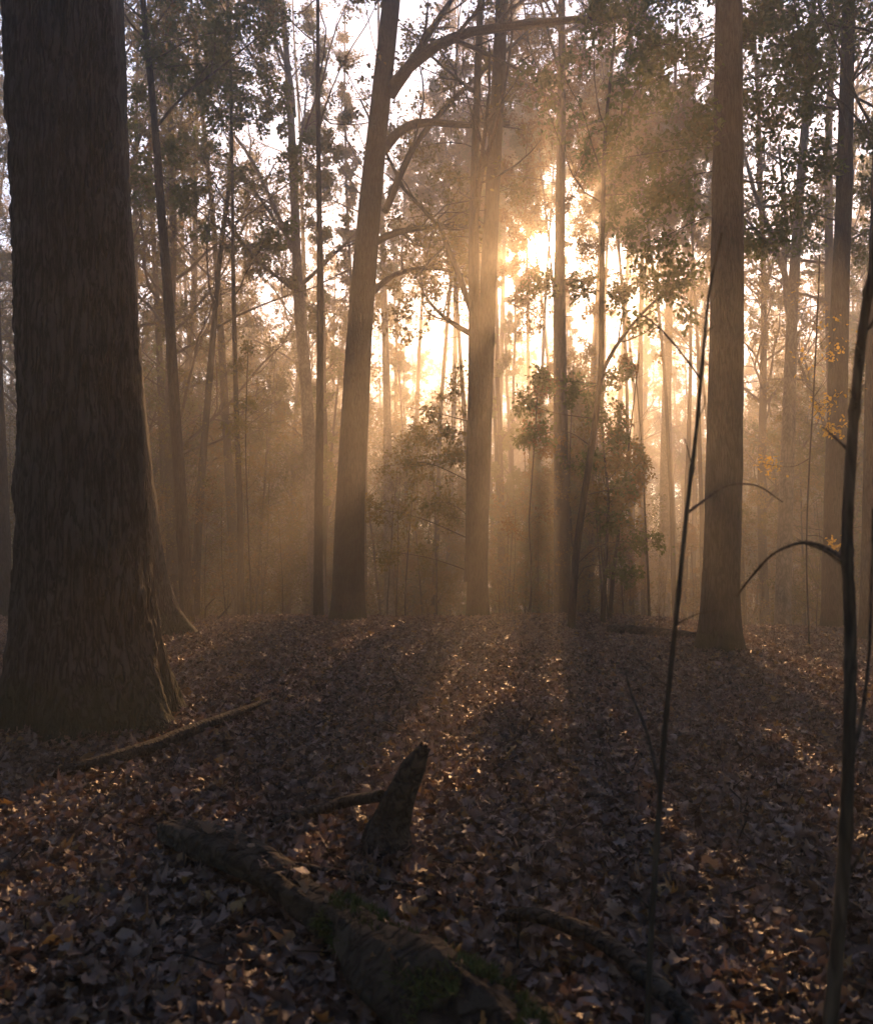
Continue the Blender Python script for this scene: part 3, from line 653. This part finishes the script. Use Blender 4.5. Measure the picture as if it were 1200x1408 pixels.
def high_tree(kinds, c, y, t0, H, clear, rad):
    x = c + AZ * y; z = gz(x, y); want = CAM_Z + EL * y + clear - z
    for f in (1.0, 1.07, 1.15):
        sc_ = want / (t0 * H) * f
        if 0.5 < sc_ < 1.25 and fits(x, y, z + t0 * H * sc_, z + H * sc_, rad * sc_):
            plant('high_crowned_tree', kinds[int(g.integers(len(kinds)))], x, y, sc_, g.uniform(0, 6.28), 'tall tree with a high crown over the sunlit mist', 'tree', 'high-crowned trees over the beams'); return 1
    return 0
for (c, y) in [(.8, 33), (-.8, 39), (.7, 46), (-.8, 53)]:
    cnt[1] += high_tree(TOPS, c, y, .72, 31, 0.7, 1.2)
for y in (27, 40):
    for c in (1.5, 2.5, 3.6, 4.8, 6.0):
        cnt[1] += high_tree(TOPS, c + g.uniform(-.3, .3), y + g.uniform(-2, 2), .72, 31, 0.35, 1.3)
for (c, y) in [(-1.7, 34), (-2.4, 40), (-3.1, 35), (-1.9, 47), (-2.9, 50), (-4.0, 42)]:
    cnt[1] += high_tree(TOPS, c, y, .72, 31, .76 * c + 0.1, 1.3)
for y in (33, 45):
    for c in np.arange(-8.4, 7, 1.9):
        c_ = c + g.uniform(-.5, .5)
        if abs(c_) < 1.1 or (c_ + AZ * y) < -0.6 * y: continue
        cnt[1] += high_tree(HIGH, c_, y + g.uniform(-1.6, 1.6), .62, 30, (-.76 * -c_ if c_ < 0 else -1.07 * c_) + 0.15, 2.2)
def tall_ok(px, y):
    c = across(px, y)
    if -8.0 < c < 6.0 and y < 62: return y > 40 and g.uniform() < 0.5 and (abs(c) < 1.6 or c > 4.5 or c < -6)
    return True
far = scatter(170, 24, 88, 0.62, 2.0, g, keep=tall_ok)
for k, (x, y) in enumerate(far):
    near = y < 48; c = x - AZ * y
    plant('forest_tree', TALL[3 if -8 < c < 6 else int(g.integers(4))], x, y, g.uniform(0.85, 1.05), g.uniform(0, 6.28),
          'tall slim tree beyond the crest, softened by mist' if near else 'tall tree deep in the forest, nearly lost in the glowing mist', 'tree',
          'trees beyond the crest' if near else 'trees deep in the mist')
und = scatter(105, 19.5, 62, 0.54, 1.4, g)
for k, (x, y) in enumerate(und):
    cnt[2] += try_plant(UNDER, x - AZ * y, y, 7.5, .12, 1.8, 'understory_tree',
          'small leafy understory tree below the crest', 'small tree', 'small understory trees', g.uniform(.8, 1.1) * (1.0 if y < 30 else 1.45))
print('planted', cnt)
sap = scatter(90, 18.2, 30, 0.55, 0.45, g, keep=lambda px, y: fits(px / F_PX * y - 600 / F_PX * y, y, gz((px - 600) / F_PX * y, y), gz((px - 600) / F_PX * y, y) + 4.5, 0.4))
for k, (x, y) in enumerate(sap):
    plant('sapling', SAPS[int(g.integers(3))], x, y, g.uniform(0.7, 1.25), g.uniform(0, 6.28),
          'thin wispy sapling rising behind the crest of leaves', 'sapling', 'saplings behind the crest')

for k, (x, y) in enumerate(scatter(26, 12.5, 17.3, 0.46, 0.5, g, keep=lambda px, y: px > 270)):
    s_ = g.uniform(0.10, 0.2)
    plant('seedling', SAPS[int(g.integers(3))], x, y, s_, g.uniform(0, 6.28), 'tiny seedling standing in the leaves near the crest', 'seedling', 'seedlings on the crest')
VCACHE = {}
gone = 0
for o in list(COL.objects):
    if not o.name.startswith('crown') or o.parent is None: continue
    t = o.parent; x, y, z = t.location; c = x - AZ * y
    if abs(c) > 9.5 or y > 62 or y < 18 or t.rotation_euler.z == 0: continue
    if o.data.name not in VCACHE:
        a_ = np.zeros(len(o.data.vertices) * 3, np.float32); o.data.vertices.foreach_get('co', a_); VCACHE[o.data.name] = a_.reshape(-1, 3)[::9]
    V = VCACHE[o.data.name] * t.scale[0]; best = None
    for k in range(10):
        rz = t.rotation_euler.z + k * .628; cs, sn_ = math.cos(rz), math.sin(rz)
        wx = V[:, 0] * cs - V[:, 1] * sn_ + x; wy = V[:, 0] * sn_ + V[:, 1] * cs + y; wz = V[:, 2] + z
        c_, h_ = wx - AZ * wy, wz - CAM_Z - EL * wy
        nh = (np.hypot(c_, h_) < 0.5).mean() * 12 + lane(c_, h_).mean()
        if best is None or nh < best[0]: best = (nh, rz)
        if nh < .002: break
    if best[0] > (0.05 if 'sapling' not in t.name else .2):
        for ch in list(t.children): bpy.data.objects.remove(ch)
        bpy.data.objects.remove(t); gone += 1
    else: t.rotation_euler.z = best[1]
print('cleared from the sun', gone)

# the far wood that reads as one mass
def gn_scatter(name, pos, rot, scl, idx, meshes, names):
    me = bpy.data.meshes.new(name); me.vertices.add(len(pos)); me.vertices.foreach_set('co', np.asarray(pos, np.float32).ravel())
    a = me.attributes.new('rot', 'FLOAT_VECTOR', 'POINT'); a.data.foreach_set('vector', np.asarray(rot, np.float32).ravel())
    a = me.attributes.new('scl', 'FLOAT', 'POINT'); a.data.foreach_set('value', np.asarray(scl, np.float32))
    a = me.attributes.new('idx', 'INT', 'POINT'); a.data.foreach_set('value', np.asarray(idx, np.int32))
    col = bpy.data.collections.new(name + '_kinds')
    for n, m in zip(names, meshes): col.objects.link(bpy.data.objects.new(n, m))
    ng = bpy.data.node_groups.new(name, 'GeometryNodeTree')
    ng.interface.new_socket('Geometry', in_out='INPUT', socket_type='NodeSocketGeometry')
    ng.interface.new_socket('Geometry', in_out='OUTPUT', socket_type='NodeSocketGeometry')
    N = ng.nodes.new; L = ng.links.new
    gi, go = N('NodeGroupInput'), N('NodeGroupOutput'); ci = N('GeometryNodeCollectionInfo'); ci.inputs[0].default_value = col
    ci.inputs['Separate Children'].default_value = True; ci.inputs['Reset Children'].default_value = True
    ip = N('GeometryNodeInstanceOnPoints'); ip.inputs['Pick Instance'].default_value = True
    def na(n, ty):
        q = N('GeometryNodeInputNamedAttribute'); q.data_type = ty; q.inputs[0].default_value = n; return q.outputs[0]
    L(gi.outputs[0], ip.inputs['Points']); L(ci.outputs[0], ip.inputs['Instance']); L(na('idx', 'INT'), ip.inputs['Instance Index'])
    L(na('rot', 'FLOAT_VECTOR'), ip.inputs['Rotation']); L(na('scl', 'FLOAT'), ip.inputs['Scale'])
    L(ip.outputs[0], go.inputs[0])
    o = link(name, me); md = o.modifiers.new('scatter', 'NODES'); md.node_group = ng
    return o
n = 150
y = np.sqrt(g.uniform(88 ** 2, 140 ** 2, n)); x = g.uniform(-0.7, 0.7, n) * y
both = []
for a, b in TALL[:3]: both += [a, b]
pos = np.stack([x, y, ground_z(x, y)], 1); rot = np.zeros((n, 3)); rot[:, 2] = g.uniform(0, 6.28, n); scl = g.uniform(0.8, 1.1, n); idx = g.integers(0, 3, n)
pos2 = np.repeat(pos, 2, 0); rot2 = np.repeat(rot, 2, 0); scl2 = np.repeat(scl, 2); idx2 = np.stack([idx * 2, idx * 2 + 1], 1).ravel()
dw = gn_scatter('distant_woods', pos2, rot2, scl2, idx2, both, ['a_trunk', 'b_crown', 'c_trunk', 'd_crown', 'e_trunk', 'f_crown'])
tag(dw, 'far wood closing the view behind the mist', 'woods', kind='stuff')

sx = g.uniform(-42, 42, 900); sy = g.uniform(-40, 26, 900)
ok = ((sy < -3) | (np.abs(sx) > 0.62 * sy + 3.2)) & (np.hypot(sx, sy) > 6.5); sx, sy = sx[ok], sy[ok]
kept = []
for a_, b_ in zip(sx, sy):
    if all((a_ - c_) ** 2 + (b_ - d_) ** 2 > 3.5 ** 2 for c_, d_ in kept) and all((a_ - c_) ** 2 + (b_ - d_) ** 2 > 3.0 ** 2 for c_, d_ in HEROES): kept.append((a_, b_))
kept = np.array(kept); n = len(kept); print('surround', n)
pos = np.stack([kept[:, 0], kept[:, 1], ground_z(kept[:, 0], kept[:, 1])], 1); rot = np.zeros((n, 3)); rot[:, 2] = g.uniform(0, 6.28, n); scl = g.uniform(0.8, 1.0, n); idx = g.integers(0, 3, n)
sw = gn_scatter('surrounding_woods', np.repeat(pos, 2, 0), np.repeat(rot, 2, 0), np.repeat(scl, 2), np.stack([idx * 2, idx * 2 + 1], 1).ravel(), both, ['a_trunk', 'b_crown', 'c_trunk', 'd_crown', 'e_trunk', 'f_crown'])
tag(sw, 'the rest of the wood on both sides and behind', 'woods', kind='stuff')

LOGS = []
# ---------------------------------------------------------------- dead wood
def gpt(px, py, lift=0.0):
    """the point of the ground seen there"""
    lo, hi = 1.0, 25.0
    for _ in range(40):
        m = (lo + hi) / 2; p = P(px, py, m)
        if p[2] > gz(p[0], p[1]): lo = m
        else: hi = m
    p = P(px, py, lo); p[2] = gz(p[0], p[1]) + lift; return p

def gnarl(pts, radii, n, sides, amp, seed, fr=6.0, jag=0.0):
    path = catmull(np.array(pts), n); rad = np.interp(np.linspace(0, 1, n), np.linspace(0, 1, len(radii)), radii)
    T = norm(np.gradient(path, axis=0)); mean = norm((path[-1] - path[0])[None])[0]
    ref = np.array([[0, 0, 1.]]) if abs(mean[2]) < .8 else np.array([[1., 0, 0]])
    A = norm(np.cross(T, ref)); B = np.cross(T, A); th = np.arange(sides) * 2 * math.pi / sides
    s = np.linspace(0, 1, n) * seg_len(path[None])[0]
    c, sn = np.cos(th)[None], np.sin(th)[None]
    q = np.stack([c * fr * rad[:, None] + 0 * s[:, None], sn * fr * rad[:, None] + 0 * s[:, None], 0 * c + s[:, None] * 1.8 + seed], -1)
    rr = rad[:, None] * (1 + amp * fbm(q, 3)) + 0.16 * rad[:, None] * -np.abs(vnoise(q * np.array([3, 3, 1.0]) + 4)) 
    if jag: path = path.copy()
    v = path[:, None] + rr[..., None] * (c[..., None] * A[:, None] + sn[..., None] * B[:, None])
    if jag: 
        v[-1] += norm(T[-1][None])[0] * (jag * g.uniform(-1, 1.3, sides))[:, None]
        v[-2] += norm(T[-1][None])[0] * (jag * .5 * g.uniform(-1, 1, sides))[:, None]
    k = np.arange(n - 1)[:, None] * sides; j = np.arange(sides)[None]; j2 = (j + 1) % sides
    f = np.stack([k + j, k + j2, k + sides + j2, k + sides + j], -1).reshape(-1, 4)
    mb = MB(); mb.add(v.reshape(-1, 3), f)
    for e, kk in ((0, 0), (1, n - 1)):
        ring = v[kk]; cc = path[kk] - T[kk] * (-0.03 if e == 0 else 0.05) * 1.0
        vv = np.vstack([ring, cc[None]]); mb.add(vv, np.array([(a, (a + 1) % sides, sides) for a in range(sides)]))
    return mb, path, rad

def deadwood(name, label, cat, pts, radii, n=60, sides=18, amp=0.25, seed=1, mat=M_DEAD, **k):
    org = np.array(pts[0]); mb, path, rad = gnarl([np.array(p) - org for p in pts], radii, n, sides, amp, seed, **k)
    o = link(name, mb.mesh(name, [mat]), None, tuple(org)); tag(o, label, cat); LOGS.append((path + org, rad)); return o, path, rad, org

M_LOG = bark_mat('rotten_bark', (0.010, 0.008, 0.007), (0.055, 0.044, 0.034), 1.0, bump=0.03, zs=1.0, furrow=11)
log, lp, lr, lo_ = deadwood('fallen_log', 'big half-buried rotten log, moss on its near end, running past the stump', 'log',
    [gpt(238, 1170, .09), gpt(330, 1215, .10), gpt(410, 1258, .07), gpt(480, 1310, .07), gpt(560, 1385, .07), gpt(640, 1455, .07), gpt(720, 1540, .05)], [0.078, 0.09, 0.07, 0.09, .12, .15, .16], n=220, sides=56, amp=0.7, seed=3, mat=M_LOG, fr=9.0, jag=.03)
# moss tufts on the near end
mi = (220 * (1 - .55 * g.uniform(size=9000) ** 1.3)).astype(int).clip(0, 219); th_ = g.uniform(-0.6, 3.7, 9000)
ph = lp[mi]; up_ = np.stack([np.cos(th_) * .7, np.cos(th_) * .6, np.abs(np.sin(th_)) * 1.0], 1); up_ = norm(up_)
bp = ph + up_ * lr[mi][:, None] * g.uniform(0.85, 1.03, (9000, 1))
cl = vnoise(bp * 9 + 3) > -0.15; bp = bp[cl]; up_ = up_[cl]; M = len(bp)
d1 = norm(up_ + g.normal(size=(M, 3)) * .6); sdv = norm(np.cross(d1, g.normal(size=(M, 3)))) * .004
tipp = bp + d1 * g.uniform(.012, .035, (M, 1))
mb = MB(); mb.add(np.stack([bp - sdv, bp + sdv, tipp], 1).reshape(-1, 3), np.arange(M * 3).reshape(-1, 3))
mo = link('moss', mb.mesh('moss', [M_MOSS]), log); mo['kind'] = 'stuff'

b0 = gpt(532, 1172)
stump, *_ = deadwood('broken_stump', 'short broken snag leaning right in the middle of the leaves', 'stump',
    [b0 + np.array([0, 0, -0.08]), b0 + np.array([-0.0, 0, .04]), P(537, 1130, b0[1]), P(552, 1090, b0[1] - .02), P(568, 1055, b0[1] - .03), P(584, 1028, b0[1] - .04)], [0.16, 0.125, 0.078, 0.066, 0.058, 0.03], n=70, sides=28, amp=0.55, seed=5, mat=M_DEAD, jag=0.012)
deadwood('dead_branch', 'long thin fallen branch beside the roots of the huge oak', 'branch',
    [gpt(40, 1075, .02), gpt(140, 1058, .05), gpt(230, 1032, .07), gpt(300, 1004, .08), gpt(378, 968, .05)], [0.03, 0.048, .05, .038, .016], seed=8, mat=M_DEAD)
e = P(524, 1094, b0[1])
deadwood('dead_branch', 'thin straight branch lying against the left side of the broken stump', 'branch',
    [gpt(372, 1145, .04), gpt(420, 1136, .06), gpt(475, 1124, .08), e], [0.028, 0.034, .03, .026], seed=9, mat=M_DEAD)
deadwood('dead_branch', 'flat thin branch on the leaves between the log and the arched branch', 'branch',
    [gpt(395, 1205, .05), gpt(480, 1222, .05), gpt(580, 1238, .04), gpt(690, 1262, .03)], [0.014, 0.016, .012, .008], seed=10, mat=M_DEAD)
arch, *_ = deadwood('dead_branch', 'arched dead branch rising from the leaves near the mossy end of the log', 'branch',
    [gpt(668, 1282, .01), gpt(700, 1280, .05), P(735, 1258, gpt(735, 1300)[1]), P(775, 1270, gpt(775, 1310)[1]), gpt(830, 1335, .09), gpt(880, 1375, .08), gpt(940, 1420, .05), gpt(985, 1470, -.02)], [0.012, 0.02, .026, .028, .03, .028, .025, .022], n=90, seed=11, mat=M_DEAD)
ab = gpt(712, 1335)
deadwood('dead_twig', 'short upright twig standing beside the arched branch', 'twig', [ab + np.array([0, 0, -.03]), P(712, 1300, ab[1]), P(714, 1262, ab[1])], [0.007, .006, .005], n=16, sides=8, seed=12)
deadwood('fallen_log', 'low mossy log at the foot of the tall dark trunk', 'log',
    [gpt(838, 872, .08), gpt(870, 876, .1), gpt(905, 879, .1), gpt(955, 883, .08)], [0.07, 0.085, .08, .06], n=60, sides=24, amp=.4, seed=13, mat=M_LOG)
sb = gpt(290, 856)
for k, q in enumerate([[(282, 850), (284, 835), (296, 822)], [(300, 850), (312, 838), (322, 822)]]):
    deadwood('dead_twig', ['crooked dead twig poking up beside the bowed dark trunk', 'forked-looking dead twig right of the crooked one by the bowed trunk'][k], 'twig',
             [P(a, b, 16.6 + .2 * k) for a, b in q], [0.022, .016, .008], n=20, sides=8, seed=14 + k)

# ---------------------------------------------------------------- fallen leaves
def fallen_leaf(seed, kind):
    g = np.random.default_rng(seed); n = 9
    s = np.linspace(0, 1, n)
    if kind == 0: w = 0.30 * np.sin(math.pi * s ** 0.8) ** 0.6 * (1 + 0.42 * np.cos(s * 2 * math.pi * 3.5 + 0.5))
    elif kind == 1: w = 0.30 * np.sin(math.pi * s ** 0.75)
    else: w = np.interp(s, [0, .12, .25, .38, .5, .6, .72, .85, 1], [0.02, .34, .16, .52, .2, .34, .12, .14, 0])
    w[0] = 0.012; w[-1] = 0.005; wl = w * g.uniform(.85, 1.15, n); wr = w * g.uniform(.85, 1.15, n)
    x = s - 0.5; bend = g.uniform(-1.6, 1.2); cup = g.uniform(0.3, 2.6); tw = g.uniform(-1.5, 1.5)
    def zz(x, y): return bend * (x * x - .08) + cup * y * y * (1 if g.uniform() < .8 else -1) + tw * x * y
    sg = 1 if g.uniform() < .75 else -1
    f3 = lambda x, y: (bend * (x * x - .08) + sg * cup * y * y + tw * x * y + 0.05 * math.sin(9 * x + seed) * (abs(y) * 5))
    V = []
    for k in range(n): V += [(x[k], wl[k], f3(x[k], wl[k])), (x[k], wl[k] * .5, f3(x[k], wl[k] * .5)), (x[k], 0, f3(x[k], 0) - .015), (x[k], -wr[k] * .5, f3(x[k], -wr[k] * .5)), (x[k], -wr[k], f3(x[k], -wr[k]))]
    F = [(k * 5 + j, k * 5 + j + 1, k * 5 + j + 6, k * 5 + j + 5) for k in range(n - 1) for j in range(4)]
    mb = MB(); mb.add(V, F); return mb.mesh('fallen_leaf', [M_LITTER])
LEAVES = [fallen_leaf(500 + k, (0, 0, 1, 2, 0, 1, 2, 0, 1, 0, 2, 1)[k]) for k in range(12)]
for k in range(3):
    g = np.random.default_rng(600 + k); mb = MB(); q = catmull(np.cumsum(np.vstack([[(-1.2, 0, 0.1)], g.normal([.8, 0, 0], [.1, .18, .06], (3, 3))]), 0), 7)
    mb.add(*tubes(q[None], np.linspace(.05, .02, 7)[None], 5)); LEAVES.append(mb.mesh('twig', [M_DEAD]))
g = np.random.default_rng(5)
N = 520000
y = 20.5 * g.uniform(0, 1, N) ** 0.62 + 0.6; x = g.uniform(-1, 1, N) * (0.56 * y + 2.2)
dens = 1250.0 * np.interp(y, [0, 4, 10, 20], [1, .9, .55, .32]) * (0.75 + 0.5 * (vnoise(np.stack([x * .8, y * .8, x * 0], -1)) * .5 + .5))
u = (y - 0.6) / 20.5; pdf = N / 20.5 / 0.62 * u ** (1 / 0.62 - 1) / (2 * (0.56 * y + 2.2))
keep = g.uniform(size=N) < dens / pdf
x, y = x[keep], y[keep]; n = len(x)
sc_ = np.clip(g.lognormal(-3.1, 0.38, n), 0.02, 0.095) * np.interp(y, [0, 8, 20], [1, 1.05, 1.25])
eps = 0.05; zx = (ground_z(x + eps, y) - ground_z(x - eps, y)) / (2 * eps)
rot = np.stack([g.normal(0, 0.55, n), g.normal(0, 0.55, n), g.uniform(0, 6.28, n)], 1)
zz = ground_z(x, y) + 0.012 + g.uniform(0, 0.035, n)
onr = g.uniform(size=n)
for lpth, lrad in LOGS[:1]:
    for q_, r_ in zip(lpth[::3], lrad[::3]):
        dd = np.hypot(x - q_[0], y - q_[1]); on = (dd < r_ * .8) & (onr < 0.16)
        zz = np.where(on, q_[2] + np.sqrt(np.maximum(r_ ** 2 - dd ** 2, 0)) + .012, zz)
        side = (dd >= r_ * .8) & (dd < r_ * 1.5); zz = np.where(side, np.maximum(zz, ground_z(x, y) + .05 * (1.5 - dd / r_)), zz)
pos = np.stack([x, y, zz], 1)
lit = gn_scatter('leaf_litter', pos, rot, sc_, np.where(g.uniform(size=n) < .03, g.integers(12, 15, n), g.integers(0, 12, n)), LEAVES, ['leaf_%02d' % k for k in range(15)])
tag(lit, 'deep litter of curled brown fallen leaves covering the forest floor', 'leaf litter', kind='stuff')
print('litter leaves', n)
for k in range(290):
    yy = 2.2 + 2.6 * g.uniform() ** 1.2; xx = g.uniform(-1, 1) * (0.5 * yy + .1)
    o = link('fallen_leaf', LEAVES[int(g.integers(12))], ground, (xx, yy, gz(xx, yy) + 0.05))
    o.rotation_euler = (g.normal(0, .35), g.normal(0, .35), g.uniform(0, 6.28)); s = g.uniform(0.05, 0.08); o.scale = (s, s, s)

# ---------------------------------------------------------------- near saplings, out of focus
def near_sapling(label, pts, Y0, w, brs, leafspots=()):
    q = [P(px, py, Y0 + dy) for px, py, dy in pts]; base = q[0].copy(); base[2] = gz(base[0], base[1]) - .05
    q = [base] + q; org = np.array([base[0], base[1], base[2] + .05])
    t = link('sapling', None, loc=tuple(org)); tag(t, label, 'sapling')
    path = catmull(np.array(q) - org, 110); rad = np.interp(np.linspace(0, 1, 110), np.linspace(0, 1, len(w)), w) * (1 + .05 * rng.normal(size=110) + .22 * (np.arange(110) % 13 == 6))
    v, f = tubes(path[None], rad[None], 12); mb = MB(); mb.add(v, f); link('stem', mb.mesh('stem', [M_TWIG]), t)
    g3 = np.random.default_rng(int(Y0 * 100))
    tw, tr_ = sprout(path[None, ::8], rad[None, ::8], 7, .25, .95, .045, 50, .12, .03, 6, g3, .35, taper=.2)
    for a_ in range(len(tw)):
        mb = MB(); mb.add(*tubes(tw[a_:a_ + 1], np.maximum(tr_[a_:a_ + 1], .0012), 6)); link('twig', mb.mesh('twig', [M_TWIG]), t)
    for bpts, bw in brs:
        p2 = catmull(np.array([P(px, py, Y0 + dy) for px, py, dy in bpts]) - org, 30)
        v, f = tubes(p2[None], (bw * np.linspace(1, .5, 30) * (1 + .08 * rng.normal(size=30)))[None], 8); mb = MB(); mb.add(v, f); link('branch', mb.mesh('branch', [M_TWIG]), t)
    return t
near_sapling('dark bare sapling rising closest of all, down the right edge', [(1138, 1450, 0), (1148, 1330, 0), (1160, 1180, 0), (1167, 1000, 0), (1168, 850, 0), (1164, 740, 0), (1172, 590, 0), (1186, 450, 0), (1203, 340, 0), (1228, 150, 0.1), (1240, -100, 0.2)],
    2.1, [0.0165, .016, .015, .014, .013, .0115, .010, .008], [([(1163, 772, 0), (1140, 756, .1), (1105, 746, .2), (1065, 760, .3), (1035, 790, .4), (1012, 820, .5)], .0055), ([(1168, 1050, 0), (1185, 980, .05), (1195, 880, .1), (1199, 700, .2)], .006)])
near_sapling('thin bare sapling crossing in front of the tall dark trunk, out of focus', [(889, 1440, 0), (893, 1320, 0), (903, 1150, 0), (914, 1000, 0), (928, 860, 0), (943, 710, 0), (957, 590, 0), (967, 480, 0), (975, 400, 0), (992, 320, 0)],
    2.3, [0.0085, .008, .0072, .0065, .0055, .0045, .003], [([(945, 705, 0), (965, 690, .1), (1000, 668, .3), (1040, 668, .5), (1075, 690, .6)], .0045), ([(962, 520, 0), (940, 490, .1), (905, 450, .3), (870, 425, .5)], .004), ([(906, 1080, 0), (890, 1010, .1), (868, 955, .2), (860, 925, .25)], .006)])
MARKS = [(120, 'huge oak'), (250, 'bowed trunk'), (328, 'lone stem'), (485, 'leaning tree'), (655, 'twin stems'), (771, 'trunk beside the sun'), (990, 'tall dark trunk'), (1148, 'straight grey trunk')]
ORD = ['first', 'second', 'third', 'fourth', 'fifth', 'sixth', 'seventh', 'eighth', 'ninth', 'tenth', 'eleventh', 'twelfth', 'thirteenth', 'fourteenth', 'fifteenth', 'sixteenth', 'seventeenth', 'eighteenth', 'nineteenth', 'twentieth']
KIND = {'trees beyond the crest': 'tall slim tree', 'trees deep in the mist': 'distant misty tree', 'small understory trees': 'leafy understory tree', 'saplings behind the crest': 'wispy sapling',
        'slim leafy trees beneath the sun': 'low dense-leaved tree', 'tall narrow trees beyond the crest': 'tall narrow tree', 'high-crowned trees over the beams': 'high-crowned tree', 'seedlings on the crest': 'tiny seedling'}
gaps = {}
for o in COL.objects:
    if o.parent is None and o.get('group') in KIND:
        px = 600 + F_PX * o.location.x / o.location.y
        k = sum(px > m[0] for m in MARKS); gaps.setdefault((o['group'], k), []).append((px, o))
for (grp, k), L_ in gaps.items():
    L_.sort(key=lambda a: a[0])
    where = 'left of the huge oak' if k == 0 else 'right of the straight grey trunk' if k == len(MARKS) else 'between %s and %s' % (MARKS[k - 1][1], MARKS[k][1])
    for q, (px, o) in enumerate(L_):
        o['label'] = '%s %s' % (KIND[grp], where) + (', %s from the left' % ORD[q] if len(L_) > 1 and q < 20 else '')
print('script done')
print('TRIS', sum(len(m.loops) - 2 * len(m.polygons) for m in bpy.data.meshes if m.users))
